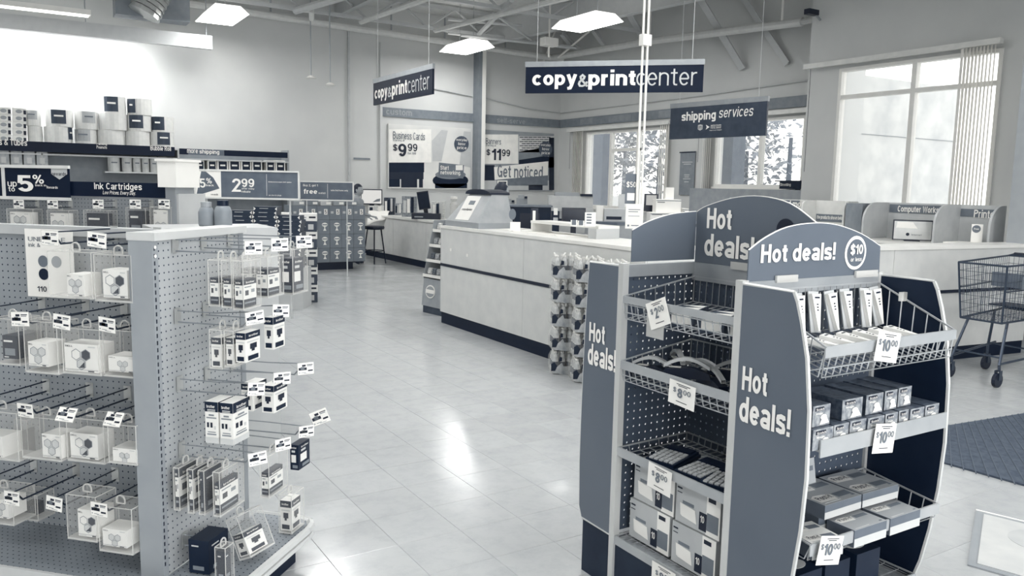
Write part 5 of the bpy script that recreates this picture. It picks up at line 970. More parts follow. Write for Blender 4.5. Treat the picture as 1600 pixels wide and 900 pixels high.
# curved counter with boxes (shipping desk)
q = Vector((6.4, 6.7, 0)); cc = thing('shipping_desk', 'grey curved shipping desk with dark edge behind the slim poles', 'desk', ad(1000, 400, 9.6), -HEAD); cc.location.z = 0
pr = [(-.62+.1*(1-cos(a)), -.0-.12*sin(a)) for a in [pi*k/12 for k in range(7)]]
oc = [(-.62, .55), (-.62, .0), (-.5, -.12), (-.3, -.2), (0, -.22), (.8, -.2), (.8, .55)]
zc = ad(960, 346, 9.6).z; MB().prism(oc, 'z', 0, zc-.035).build('desk_front', mat('desk_laminate', .62, .45, var=.05), cc); MB().prism([(a*1.04, b*1.06) for a, b in oc], 'z', zc-.034, zc).build('desk_top', mat('edge_dark', .35, .4), cc)
def sbox(lab, a0, b0, a1, b1, dep, dd, z, side=None, mt=CARD):
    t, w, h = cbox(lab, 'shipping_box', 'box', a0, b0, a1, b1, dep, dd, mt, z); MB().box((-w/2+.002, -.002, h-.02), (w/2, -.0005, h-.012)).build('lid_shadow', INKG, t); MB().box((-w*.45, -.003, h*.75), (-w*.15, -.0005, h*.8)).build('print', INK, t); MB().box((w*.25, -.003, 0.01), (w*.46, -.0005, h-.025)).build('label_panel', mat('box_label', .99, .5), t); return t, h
t, h = sbox('long white parcel box at the bottom of the stack on the shipping desk', 1016, 333, 1068, 350, 9.7, .3, zc+.001); z2 = zc+.001+h
sbox('white parcel box on top of the long one on the shipping desk', 1025, 312, 1064, 333, 9.75, .25, z2+.001)
t, w, h = cbox('small upright white carton on top of the parcel stack', 'shipping_box', 'box', 1040, 293, 1053, 312, 9.85, .08, CARD, ad(1040, 312, 9.85).z)
t, w, h = cbox('dark framed monitor with pale screen behind the parcel stack', 'monitor', 'monitor', 1007, 303, 1028, 330, 10.1, .05, BLACK); MB().box((-w*.38, -.003, h*.35), (w*.38, -.0005, h*.92)).build('screen', emit('pale_screen', .9, .6), t); MB().box((-.05, 0, zc-t.location.z), (.05, .05, 0)).build('stand', BLACK, t)
t, w, h = cbox('pale open letter tray on the left of the shipping desk', 'letter_tray', 'tray', 944, 327, 978, 345, 9.55, .3, mat('tray_grey', .7, .4), zc+.001); MB().box((-w*.4, -.004, h*.15), (w*.3, -.001, h*.4)).build('tray_opening', DARK, t)
t, w, h = cbox('small white box at the left edge of the shipping desk', 'small_box', 'box', 932, 322, 943, 345, 9.6, .1, CARD, zc+.001)
sbox('flat white box right of the parcel stack on the shipping desk', 1066, 326, 1076, 345, 9.9, .3, zc+.001)
# posters standing at the window sill
t, w, h = cbox('slanted pale picture frame leaning at the rear window sill', 'photo_stand', 'frame', 967, 303, 977, 327, 9.9, .02, LGREY, zc+.001); t.rotation_euler.x = radians(-8)
# rear counter devices
t, w, h = cbox('wide white monitor with landscape picture on the rear counter', 'monitor', 'monitor', 564, 296, 597, 319, px(ax(580, 323, 6.75))[2], .04, BLACK); MB().box((-w*.47, -.004, h*.06), (w*.47, -.001, h*.94)).build('screen', emit('bright_screen', .93, .8), t); MB().prism([(w*.05, h*.15), (w*.4, h*.2), (w*.42, h*.4), (w*.25, h*.35)], 'y', -.006, -.0045).build('picture_print', MGREY, t); MB().box((-.05, .01, .905-t.location.z), (.05, .05, 0)).build('stand', BLACK, t)
t, w, h = cbox('black point of sale screen tilted back on the rear counter', 'monitor', 'monitor', 655, 299, 673, 327, px(ax(664, 335, 6.75))[2], .04, BLACK); t.rotation_euler.y = radians(-9); MB().box((-w*.45, -.003, h*.06), (w*.45, -.0005, h*.94)).build('screen', MATS['dark_screen'], t); MB().box((-.03, .02, .905-t.location.z), (.05, .06, 0)).build('stand', BLACK, t)
t, w, h = cbox('low black cash drawer under the tilted black screen', 'cash_drawer', 'drawer', 643, 334, 688, 347, px(ax(665, 345, 6.58))[2], .4, BLACK, .9005); MB().box((-w*.4, -.004, h*.3), (-w*.1, -.001, h*.5)).build('label_panel', GREY, t)
for i, (a, b, c, d, v, lab) in enumerate([(600, 309, 616, 332, .15, 'dark square speaker on the rear counter beside the white monitor'), (617, 318, 628, 333, .55, 'grey pamphlet rack on the rear counter'), (628, 307, 650, 334, .5, 'pile of brochures in front of the tilted black screen'), (674, 315, 695, 325, .8, 'pale desktop printer right of the tilted black screen'), (575, 322, 600, 330, .85, 'flat pale tray below the wide white monitor')]):
    t, w, h = cbox(lab, ['speaker', 'pamphlet_rack', 'brochure_pile', 'desktop_printer', 'letter_tray'][i], ['speaker', 'rack', 'brochures', 'printer', 'tray'][i], a, b, c, d, (lambda q_: px(q_)[2])(ax((a+c)/2, 333, 6.72+.12*(i % 2))), .2, mat('clutter_%d' % i, v, .5, var=.25, scale=25), .9005)
    for k in range(3): MB().box((-w*.4+w*.27*k, -.012, h*.2), (-w*.4+w*.27*k+w*.2, -.001, h*(.8+.08*k))).build('leaflet', [CARD, DARK, PRNTL][(k+i) % 3], t)
ff = thing('clear_display_tube', 'clear display jar on the counter left of the kiosk', 'jar', (4.3, 8.4, .0)); _j = ax(709, 342, 6.75); ff.location = (6.75, _j.y, 1.001); ff.scale = (1.35, 1.35, 1.0); MB().lathe([(.05, -.1), (.055, .2), (.03, .25), (.045, .30)], n=12).build('jar_body', CLEARE, ff); MB().lathe([(.045, .30), (.045, .34), (.02, .345)], n=12).build('jar_lid', CARD, ff)
# draped white cloth
t = MB(); n = 8
for i in range(n+1):
    for j in range(9):
        u = i/n; v = j/8; x_ = -.2+.42*u; z_ = .03-(max(0, v-.3)**1.3)*.42*(1-.5*u)+.012*sin(u*9+v*4); t.v.append((x_, .2-.35*v+.02*sin(u*12), z_))
for i in range(n):
    for j in range(8): a = i*9+j; t.f.append((a, a+9, a+10, a+1)); t.m.append(0)
cl = t.build('cloth', CARD, smooth=True); cl.location = ax(590, 333, 6.42); cl.rotation_euler = (0, 0, -HEAD); md = cl.modifiers.new('thick', 'SOLIDIFY'); md.thickness = .006; tag(cl, 'white cloth draped over the left end of the rear counter', 'cloth')
# stool
stl = thing('bar_stool', 'black round bar stool before the rear counter', 'stool', (5.97, 14.75, 0), .4); MB().lathe([(.14, .66), (.19, .67), (.2, .7), (.19, .73), (.1, .74)], n=18).build('seat', BLACK, stl)
for k in range(4):
    a = pi/4+pi/2*k; MB().tube((.13*cos(a), .13*sin(a), .67), (.22*cos(a), .22*sin(a), 0), .014).build('leg', BLACK, stl)
MB().path([(.185*cos(a), .185*sin(a), .25) for a in [2*pi*k/16 for k in range(16)]], .009, 5, closed=True).build('foot_ring', BLACK, stl)
tb = thing('waste_bin', 'black square bin with a paper label behind the stool', 'bin', (5.68, 15.22, 0), -HEAD); MB().prism([(-.17, 0), (.17, 0), (.2, .55), (-.2, .55)], 'y', -.17, .17).build('bin_body', BLACK, tb); MB().box((-.16, -.175, .4), (-.06, -.171, .52)).build('label_panel', CARD, tb)
# ================================================================ STANDS, STACKS
# snack stand left of the counter
sn = thing('snack_stand', 'cardboard floor stand with round logo and tiers of small snack packs', 'stand', (4.2, 8.86, 0), radians(-82)); sw = .40
MB().box((0, .02, 0), (sw, .4, .09)).build('base', mat('stand_base', .25, .6), sn); MB().prism([(0, .09), (.03, .42), (.30, .42), (.30, .09)], 'x', 0, sw).build('lower_box', mat('stand_card', .6, .6), sn)
for s in (0, sw-.006): MB().prism([(.02, .42), (.17, 1.12), (.33, 1.12), (.33, .42)], 'x', s, s+.006).build('side_card', mat('stand_card', .6, .6), sn)
MB().box((.0, .325, .42), (sw, .335, 1.12)).build('back_card', MATS['stand_card'], sn)
nd_ = Vector((0, .03, .33)).normalized(); m = MB().disc((.17, -.002+.015, .27), X, nd_, .10, 0, 24, .08, .003); m.build('round_logo', CARD, sn); MB().disc((.17, -.006+.015, .27), X, nd_, .085, 0, 24, .065, .003).build('logo_inside', mat('stand_card', .6), sn); MB().flat((.08, -.012+.015, .25), X, nd_, 0, .18, 0, .045, 0, .002).build('logo_bar', CARD, sn)
for k in range(4):
    z = .44+.18*k; y = .025+.045*k; MB().box((.006, y, z), (sw-.006, .325, z+.008)).build('tray', CARD, sn); MB().box((.0, y-.012, z), (sw, y-.004, z+.035)).build('price_strip', CARD, sn)
random.seed(5)
for k in range(4):
    for i in range(4):
        z = .44+.18*k+.009; y = .03+.045*k; M = Matrix.Translation((4.2, 8.86, 0)) @ Matrix.Rotation(radians(-82), 4, 'Z') @ Matrix.Translation((.055+.096*i, y+.05, z)) @ Matrix.Rotation(random.uniform(-.3, .3), 4, 'Z') @ Matrix.Rotation(radians(-12), 4, 'X')
        t = thing('snack_pack', '%s snack pack, %s tier of the cardboard stand' % (['leftmost', 'second from left', 'third from left', 'rightmost'][i], ['lowest', 'second lowest', 'third lowest', 'top'][k]), 'pack', group='snack packs on the cardboard stand'); t.matrix_basis = M
        MB().add([(-.035, 0, .015), (.035, 0, .015), (.038, 0, .1), (-.038, 0, .1), (-.03, -.02, .03), (.03, -.02, .03), (.03, -.02, .085), (-.03, -.02, .085), (-.03, .02, .03), (.03, .02, .03), (.03, .02, .085), (-.03, .02, .085)], [(4,5,6,7),(0,1,5,4),(1,2,6,5),(2,3,7,6),(3,0,4,7),(11,10,9,8),(8,9,1,0),(9,10,2,1),(10,11,3,2),(11,8,0,3)]).build('bag', [mat('snack_a', .75, .3, var=.5, scale=60), mat('snack_b', .3, .3, var=.4, scale=60), mat('snack_c', .55, .3, var=.5, scale=50)][(i+k) % 3], t)
# water packs
WB = mat('water_bottle', .72, .15, var=.25, scale=30); WC = mat('bottle_cap', .95, .3); WL = mat('bottle_label', .22, .35, var=.3, scale=25); FILM = glassy('shrink_film', .10, .92, .12); FILMP = mat('film_print', .66, .25, var=.2, scale=20)
def bottle_mesh():
    m = MB().lathe([(.026, 0), (.03, .01), (.03, .13), (.018, .165), (.012, .175)], n=8, mi=0).lathe([(.014, .175), (.014, .192)], n=8, mi=1).lathe([(.0305, .05), (.0305, .105)], n=8, mi=2); o = m.build('bottle', [WB, WC, WL]); me = o.data; bpy.data.objects.remove(o); return me
BMESH = bottle_mesh()
def case(x, y, z, rz, lab, full=True):
    t = thing('water_case', lab, 'water pack', (x, y, z), rz, None); t.scale = (.86, .92, 1)
    for i in range(4 if full else 3):
        for j in range(3):
            if 0 < i < 3 and j == 1: continue
            o = bpy.data.objects.new('bottle', BMESH); COL.objects.link(o); o.parent = t; o.location = (-.105+.07*i, -.07+.07*j, .002); o.scale = (1.08, 1.08, .98)
    m = MB(); pr = [(-.148, .01), (-.15, .12), (-.128, .16), (-.10, .192), (.10, .192), (.128, .16), (.15, .12), (.148, .01)]
    m.prism(pr, 'y', -.112, .112); m.build('shrink_film', FILM, t)
    m = MB(); m.prism([(-.04, .0), (-.13, .012), (-.10, .06), (-.045, .10), (-.03, .07), (.03, .07), (.045, .10), (.10, .06), (.13, .012), (.04, .0)], 'y', -.1145, -.1135).build('film_print', FILMP, t)
    m = MB(); m.prism([(-.15, .03), (-.11, .03), (-.09, .07), (-.12, .105), (-.15, .09)], 'y', -.1148, -.1136).prism([(.15, .03), (.11, .03), (.09, .07), (.12, .105), (.15, .09)], 'y', -.1148, -.1136).prism([(-.075, .11), (-.045, .115), (-.045, .145), (-.07, .15)], 'y', -.1148, -.1136).prism([(.075, .11), (.045, .115), (.045, .145), (.07, .15)], 'y', -.1148, -.1136).build('dark_print', DARK, t, kind='stuff')
    for s in range(7): MB().tube((-.125+.035*s, -.1, .188+.004*(s % 2)), (-.11+.035*s+.02*(s % 3), .1, .195), .008, 5).build('film_crease', WC, t) if s % 2 == 0 else None
    return t
lv = ['bottom', 'second lowest', 'middle', 'second highest', 'top']
for k in range(5): case(3.912-.002*k, 5.44, .001+.201*k, radians(-27+2*(k % 2)), 'shrink wrapped water bottle pack, %s of the front stack by the counter' % lv[k])
for k in range(5): case(3.905, 5.13, .001+.201*k, radians(-24), 'shrink wrapped water bottle pack, %s of the second stack half behind the display' % lv[k])
for k in range(5): case(3.905, 4.82, .001+.201*k, radians(-24), 'shrink wrapped water bottle pack, %s of the last stack behind the display' % lv[k])
# paper cases column
LB = mat('case_lid', .93, .5); CB = mat('case_dark', .2, .5, var=.05)
def pcase(x, y, z, rz, lab, w=.225, d=.42, h=.228):
    t = thing('paper_case', lab, 'carton', (x, y, z), rz); MB().box((-w/2+.004, -d/2, 0), (w/2-.004, d/2, h*.66)).build('carton', CB, t); MB().box((-w/2, -d/2-.004, h*.6), (w/2, d/2+.004, h-.001)).build('lid', LB, t)
    m = MB().box((.0, -d/2-.0055, h*.12), (w*.3, -d/2-.001, h*.42)); m.build('label_panel', PRNTL, t); m = MB().box((-w*.42, -d/2-.0055, h*.26), (-w*.15, -d/2-.001, h*.32)); m.build('printed_line', CARD, t)
    MB().box((w*.05, -d/2-.006, h*.76), (w*.42, -d/2-.0042, h*.86)).build('lid_print', INK, t); MB().box((-w*.42, -d/2-.006, h*.78), (-w*.1, -d/2-.0042, h*.82)).build('lid_print', INKG, t)
for k in range(5):
    q = az(493, 472); pcase(q.x-.02-.012*k*0, q.y+.2, .001+.229*k, -.32, 'dark paper case with white lid, %s of the front column of five' % lv[k])
for k in range(5):
    q = az(493, 472); pcase(q.x-.30, q.y+.42, .001+.229*k, -.32, 'dark paper case with white lid, %s of the half hidden rear column' % lv[k])
# ream stacks
RE = mat('ream_dark', .17, .4, var=.06, scale=10)
rp = ad(415, 352, 9.75); plat = thing('ream_table', 'low pale display table carrying the stacked paper reams', 'table', (rp.x, rp.y, 0), -HEAD); MB().box((-.50, -.0, 0), (.44, .42, .499)).build('table_block', LGREY, plat)
def ream(x, y, z, lab, grp=None):
    t = thing('paper_ream', lab, 'paper', Vector((rp.x, rp.y, 0))+R0*x+Vector((sin(HEAD), cos(HEAD), 0))*y+Z*z, -HEAD, 'paper reams in the middle stack'); w, d, h = .28, .215, .049
    MB().box((-w/2, -d/2, 0), (w/2, d/2, h)).build('wrapper', RE, t); m = MB()
    for s in (-1, 1): m.prism([(s*w/2, .003), (s*(w/2-.026), h/2), (s*w/2, h-.003)], 'y', -d/2-.001, -d/2-.0003)
    m.build('end_print', CARD, t, kind='stuff'); MB().box((-w*.25, -d/2-.001, h*.5), (w*.12, -d/2-.0003, h*.66)).build('label_print', LGREY, t); return t
NTH = ['topmost', 'second from the top', 'third from the top', 'fourth from the top', 'fifth from the top', 'sixth from the top', 'seventh from the top', 'eighth from the top', 'ninth from the top', 'tenth from the top', 'fifth from the bottom', 'fourth from the bottom', 'third from the bottom', 'second from the bottom', 'lowest']
for c_ in range(3):
    for k in range([14, 15, 13][c_]):
        ream(-.30+.292*c_+.01*((k*7) % 3-1), .1, .502+.0495*k, 'dark wrapped paper ream in the %s column, %s' % (['left', 'middle', 'right'][c_], NTH[[14, 15, 13][c_]-1-k]))
for o in list(SC.objects):
    if o.name.startswith('paper_ream'): o.location.z += 0
# big sign above the reams
def frame_sign(lab, a0, b0, a1, b1, dep, m_, legs=True):
    p, q = ad(a0, b1, dep), ad(a1, b0, dep); w = (ad(a1, b1, dep)-p).length; h = q.z-p.z; t = thing('framed_sign', lab, 'sign', (p.x, p.y, p.z), -HEAD)
    MB().box((0, 0, 0), (w, .01, h)).build('sign_panel', m_, t); m = MB().box((-.015, -.01, -.02), (w+.015, .02, 0)).box((-.015, -.01, h), (w+.015, .02, h+.02)).box((-.02, -.01, 0), (0, .02, h)).box((w, -.01, 0), (w+.02, .02, h)); m.build('frame', mat('sign_frame_light', .85, .3), t)
    for u in (.1, w-.1): MB().tube((u, .03, -p.z), (u, .03, h*.5), .012).build('post', LGREY, t)
    def tx(s, x0, y0, x1, y1, m=CARD, b=.01): text(s, (w*(x0-a0)/(a1-a0), -.0045, h*(b1-y1)/(b1-b0)), X, Z, w*(x1-x0)/(a1-a0), h*(y1-y0)/(b1-b0), m, t, bold=b)
    return t, w, h, tx
t, w, h, tx = frame_sign('wide grey framed price sign reading 2.99 above the paper reams', 307, 270, 466, 307, 9.0, mat('price_sign', .36, .4))
MB().box((0, -.002, 0), (w*.245, -.0005, h)).build('white_panel', CARD, t); MB().prism([(w*.0, h*.03), (w*.055, h*.98), (w*.1, h*.97), (w*.17, h*.75), (w*.23, h*.33)], 'y', -.004, -.0025).build('round_corner_print', mat('price_sign', .36, .4), t)
tx('5', 313, 281, 322, 294, CARD, .03); tx('%', 323, 280, 332, 288); tx('back', 323, 289, 335, 292); tx('rewards', 330, 302, 341, 305, INK)
tx('2', 362, 280, 377, 299, CARD, .03); tx('99', 378, 280, 398, 292, CARD, .03); tx('after easy', 378, 293, 398, 296); tx('rebate', 378, 297, 392, 300); tx('Multipurpose paper, limit applies', 420, 283, 456, 285, CARD, 0); tx('see store for details', 420, 302, 440, 304, CARD, 0); MB().box((w*.69, -.003, h*.08), (w*.695, -.001, h*.92)).build('divider_line', LGREY, t)
t, w, h, tx = frame_sign('smaller grey framed sign reading free above the boxed goods', 469, 286, 551, 311, 13.3, MATS['price_sign'])
tx('Buy 2, get 1', 474, 289, 497, 293); tx('free', 475, 296, 496, 303, CARD, .035); tx('mix and match', 498, 300, 509, 303, CARD, 0); tx('selected items only', 517, 296, 544, 299, CARD, 0); MB().box((w*.52, -.003, h*.08), (w*.53, -.001, h*.92)).build('divider_line', LGREY, t)
# boxed goods on a dark pallet (hourglass emblem)
RB = mat('emblem_box', .45, .45, var=.04); y0 = 13.9; pl_ = thing('pallet', 'low dark pallet under the stacked emblem boxes', 'pallet', (4.3, y0, 0)); MB().box((-.35, .02, 0), (.92, .6, .135)).build('pallet_block', BLACK, pl_)
for r_ in range(4):
    for c_ in range(6):
        x = 4.12+.222*c_; z = .137+.252*r_
        if x > 5.4: continue
        t = thing('emblem_box', 'grey box with %s, %s column from the left, %s layer' % ('white number 5' if r_ == 3 else 'white cup shaped emblem', ['first', 'second', 'third', 'fourth', 'fifth', 'sixth'][c_], ['bottom', 'second', 'third', 'top'][r_]), 'box', (x, y0, z)); MB().box((0, 0, 0), (.218, .5, .248)).build('carton', RB, t)
        if r_ < 3: MB().disc((.13, -.001, .165), X, Z, .052, 0, 16, .036).build('emblem_bowl', CARD, t); MB().prism([(.10, .06), (.16, .06), (.138, .1), (.14, .135), (.12, .135), (.122, .1)], 'y', -.002, -.001).build('emblem_foot', CARD, t); MB().box((.085, -.004, .155), (.175, -.0025, .175)).build('emblem_band', MATS['emblem_box'], t)
        else: MB().box((.12, -.002, .09), (.18, -.0005, .19)).build('label_panel', CARD, t); text('5', (.135, -.003, .105), X, Z, .03, .07, INK, t, bold=.03); MB().box((.02, -.002, .11), (.07, -.0005, .15)).build('small_label', LGREY, t)
for i in range(5):
    t = thing('small_box', 'small pale box on top of the emblem boxes, %s from the left' % ['first', 'second', 'third', 'fourth', 'fifth'][i], 'box', (4.15+.24*i, y0+.02, .137+.252*4)); MB().box((0, 0, 0), (.2, .3, .07+.02*(i % 2))).build('carton', [GREY, MGREY, LGREY][i % 3], t); MB().box((.1, -.002, .02), (.18, -.0005, .06)).build('label_panel', CARD, t)
# light cabinet with arch behind the end cap
# ================================================================ REAR WALL SHELVING
def fy(a, b, yy): return ay(a, b, yy)
YR = 16.3
rs = thing('wall_shelving', 'grey wall shelving with dark header reading Bubble Roll along the back wall', 'shelf', (0, YR, 0)); z_t = fy(140, 227, YR).z; xR = fy(276, 240, YR).x; xR2 = fy(449, 250, YR).x
MB().box((-6, .35, 0), (xR2, .38, z_t)).build('back_panel', mat('slatwall', .52, .5, var=.04), rs)
for z in (z_t-.15-.05, 1.35, .9, .4): MB().box((-6, -.1, z), (xR2, .35, z+.025)).build('shelf_board', LGREY, rs)
a, b = fy(0, 219, YR-.15), fy(273, 240, YR-.15); s3 = MB().box((-6, -.16, a.z-.17), (b.x, -.145, a.z)).build('header_sign', NAVY, rs)
def rt(s, x0, y0, x1, y1, b=.02, m=CARD):
    p, q = fy(x0, y1, YR-.16), fy(x1, y0, YR-.16); text(s, (p.x, -.161, p.z), X, Z, q.x-p.x, q.z-p.z, m, s3, bold=b)
rt('Mailers & Tubes', -28, 218, 42, 226); rt('Packing', 151, 224, 167, 227); rt('Peanuts', 151, 228, 167, 232); rt('Bubble Roll', 235, 229, 267, 235)
a2, b2 = fy(280, 231, YR-.1), fy(449, 247, YR-.1); s3 = MB().box((a2.x, -.12, b2.z), (b2.x, -.1, a2.z-.01)).build('header_sign', NAVY, rs); MB().box((a2.x+.15, -.125, b2.z), (a2.x+.8, -.121, a2.z-.01)).build('sign_tint', mat('sign_tint', .33, .4), s3)
p, q = fy(292, 239, YR-.1), fy(342, 233, YR-.1); text('more', (p.x, -.1255, p.z), X, Z, (q.x-p.x)*.33, (q.z-p.z)*.7, CARD, s3); text('shipping', (p.x+(q.x-p.x)*.38, -.1255, p.z-.02), X, Z, (q.x-p.x)*.62, (q.z-p.z), CARD, s3, bold=.02)
MB().box((xR+.0, -.1, 0), (xR+.03, .35, z_t)).build('divider', LGREY, rs); MB().box((xR2-.02, -.05, 0), (xR2+.02, .38, z_t+.05)).build('divider', GREY, rs)
FO = mat('foam_roll', .86, .6, var=.05, scale=12); FL = mat('roll_label', .2, .5, var=.04)
zTop = z_t+.001; MB().box((-6, -.14, z_t-.03), (xR, .36, z_t)).build('top_board', LGREY, rs)
def roll(x0, y0, x1, y1, lab, label=None, lm=FL, base=None):
    p, q = fy(x0, y1, YR), fy(x1, y0, YR); r = (q.x-p.x)/2; h = q.z-p.z; z = base if base is not None else p.z; t = thing('bubble_roll', lab, 'roll', ((p.x+q.x)/2, YR+.1, z)); MB().lathe([(r, 0), (r*1.01, h*.5), (r, h-.002), (.04, h-.002)], n=20).build('foam_roll', FO, t, smooth=False)
    if label:
        a, b = fy(label[0], label[3], YR), fy(label[2], label[1], YR); u0, u1 = a.x-(p.x+q.x)/2, b.x-(p.x+q.x)/2; v0, v1 = max(.005, a.z-z), min(h-.005, b.z-z)
        m = MB(); n = 5
        for k in range(n):
            xa, xb = u0+(u1-u0)*k/n, u0+(u1-u0)*(k+1)/n; f = lambda xx: -sqrt(max(.0001, (r*1.03)**2-min(abs(xx), r)**2))
            m.add([(xa, f(xa), v0), (xb, f(xb), v0), (xb, f(xb), v1), (xa, f(xa), v1)], [(0, 1, 2, 3)])
        m.build('roll_label', lm, t); c = (u0+u1)/2; MB().box((c-(u1-u0)*.32, f(c)-.012, v0+(v1-v0)*.5), (c+(u1-u0)*.32, f(c)-.008, v0+(v1-v0)*.62)).build('label_print', CARD if lm is FL else INKG, t)
    return z+h
GLB = mat('grey_roll_label', .68, .5)
cols = [((153, 201, 195, 224), None, 'wide bubble wrap roll on top of the shelving, bottom of the centre column'), ((197, 202, 235, 225), None, 'wide bubble wrap roll on top of the shelving, bottom, second column from right'), ((236, 204, 273, 227), (245, 206, 264, 226), 'bubble wrap roll with dark label, bottom of the rightmost column'), ((118, 199, 152, 222), (118, 201, 140, 220), 'bubble wrap roll with grey label, lower one left of the centre column'), ((70, 195, 113, 220), (107, 198, 113, 218), 'bubble wrap roll with narrow dark label near the picture boxes'), ((44, 192, 66, 218), None, 'narrow pale roll beside the stacked picture boxes')]
tops = []
for b, l, lab in cols: tops.append(roll(*b, lab, l, GLB if 'grey label' in lab else FL, base=zTop))
ups = [((155, 176, 199, 200), None, 'bubble wrap roll, middle one of the centre column', 0), ((200, 178, 237, 201), (202, 179, 222, 200), 'bubble wrap roll with dark label, middle one, second column from right', 1), ((238, 181, 273, 203), (238, 181, 255, 203), 'bubble wrap roll with dark label, upper one of the rightmost column', 2), ((118, 172, 153, 198), (128, 174, 148, 192), 'bubble wrap roll with grey label, upper one left of the centre column', 3), ((72, 170, 114, 194), (80, 171, 102, 193), 'bubble wrap roll with dark label above the narrow labelled one', 4), ((40, 168, 63, 191), (40, 169, 57, 186), 'narrow roll with grey label, topmost beside the picture boxes', 5)]
t2 = [roll(*b, lab, l, GLB if 'grey label' in lab else FL, base=tops[k]+.001) for b, l, lab, k in ups]
roll(160, 151, 197, 175, 'bubble wrap roll with dark label, highest of the centre column', (163, 152, 183, 174), base=t2[0]+.001); roll(200, 154, 238, 177, 'bubble wrap roll with narrow dark label, highest, second column from right', (200, 155, 210, 176), base=t2[1]+.001)
for r_ in range(5):
    for c_ in range(3):
        a = 25-24*c_; p, q = fy(a-6, 170+r_*9+7.6, YR), fy(a+17, 170+r_*9, YR); h = .115; z = zTop+(4-r_)*h
        t = thing('picture_box', 'flat pale picture box, %s layer, %s stack at the left edge' % (['top', 'second', 'middle', 'fourth', 'bottom'][r_], ['right', 'middle', 'left'][c_]), 'box', (p.x, YR-.05, z)); w = q.x-p.x; MB().box((0, 0, 0), (w-.01, .3, h-.003)).build('carton', mat('picture_box_card', .9, .5), t)
        MB().disc((w*.45, -.001, h*.5), X, Z, w*.22, 0, 14, h*.28).build('parcel_print', mat('parcel_print', .6, .5), t); MB().box((w*.75, -.002, h*.1), (w*.93, -.0005, h*.7)).build('dark_print', INK, t)
# cylinders and bags under the header
zsb = fy(220, 269, YR).z
MB().box((fy(168, 268, YR).x-.05, -.12, zsb-.025), (xR, .35, zsb)).build('shelf_board', LGREY, rs); MB().box((-6, -.12, zsb+.02), (fy(60, 262, YR).x, .35, zsb+.045)).build('shelf_board', LGREY, rs)
MB().box((fy(64, 240, YR).x, -.1, zsb), (fy(66.5, 240, YR).x, .1, z_t-.05)).build('slotted_post', LGREY, rs)
for i in range(6):
    x0 = [169, 191, 208, 222, 235, 248][i]; x1 = [187, 206, 220, 233, 246, 261][i]; p, q = fy(x0, 268, YR), fy(x1, 245, YR); r = (q.x-p.x)/2
    t = thing('wrap_canister', 'pale cylinder pack on the shelf under the header, %s from the left' % ['first', 'second', 'third', 'fourth', 'fifth', 'sixth'][i], 'canister', ((p.x+q.x)/2, YR+.03, zsb+.001)); MB().lathe([(r, 0), (r, q.z-zsb-.01), (r*.8, q.z-zsb)], n=14).build('cylinder', mat('canister', .78, .5), t); MB().box((-r*.5, -r-.005, .15), (r*.5, -r+.0, .17)).build('label_print', INKG, t)
for i in range(4):
    x0 = -3+20*i; p, q = fy(x0, 256, YR), fy(x0+17, 233, YR); t = thing('mailer_bag', 'hanging grey mailer bag pack, %s from the left edge' % ['first', 'second', 'third', 'fourth'][i], 'bag', (p.x, YR-.1, zsb+.05)); w = q.x-p.x; MB().prism([(0, 0), (w, 0), (w*.96, .28), (w*.6, .33), (w*.4, .33), (w*.04, .28)], 'y', 0, .06).build('bag', mat('mailer_bag', .62, .4, var=.2, scale=8), t); MB().box((w*.3, -.003, .05), (w*.7, -.0005, .15)).build('label_panel', PRNTL, t)
zs2 = fy(380, 268, YR).z; MB().box((xR+.03, -.12, zs2-.025), (xR2, .35, zs2)).build('shelf_board', LGREY, rs)
for i, (a, c) in enumerate([(305, 319), (324, 338), (339, 356), (357, 375), (376, 392), (393, 409), (415, 429), (430, 445)]):
    p, q = fy(a, 268, YR), fy(c, 251, YR); w = q.x-p.x; h = q.z-zs2; t = thing('bubble_pack', 'small white pack with dark label on the more shipping shelf, %s from the left' % ['first', 'second', 'third', 'fourth', 'fifth', 'sixth', 'seventh', 'eighth'][i], 'pack', (p.x, YR-.05, zs2+.001)); MB().box((0, 0, 0), (w-.01, .2, h)).build('pack_body', CARD, t); MB().box((w*.12, -.004, .02), (w*.85, -.0005, h*.9)).build('label_panel', DARK, t); MB().box((w*.25, -.006, h*.45), (w*.7, -.0045, h*.6)).build('label_print', CARD, t)
# ================================================================ WORKSTATION DIVIDERS on the right counter
DV = mat('divider_laminate', .72, .4, var=.05); DVS = mat('divider_sign', .42, .4); rx = Vector((cos(radians(-7.5)), sin(radians(-7.5)), 0)); ry = Vector((-rx.y, rx.x, 0)); RC0 = Vector((4.10, 4.62, 0))
def rcp(a, b, off): # pixel -> (u along the counter, z) on the plane parallel to its face
    d = ray(a, b); o = RC0+ry*off; s = ry.dot(o-CAM)/ry.dot(d); p = CAM+d*s; return (p-RC0).dot(rx), p.z
SX = 8.85; zb_ = 1.03
sc_ = thing('side_counter', 'low light counter behind the right counter carrying the workstation dividers', 'counter', (SX, 4.5, 0)); MB().box((-.62, 0, 0), (.06, 3.95, 1.0)).build('cabinet', LAM, sc_); MB().box((-.65, -.02, 1.001), (.08, 3.97, zb_-.001)).build('worktop', CREAM, sc_)
def wp(a, b): p = ax(a, b, SX); return p.y, p.z
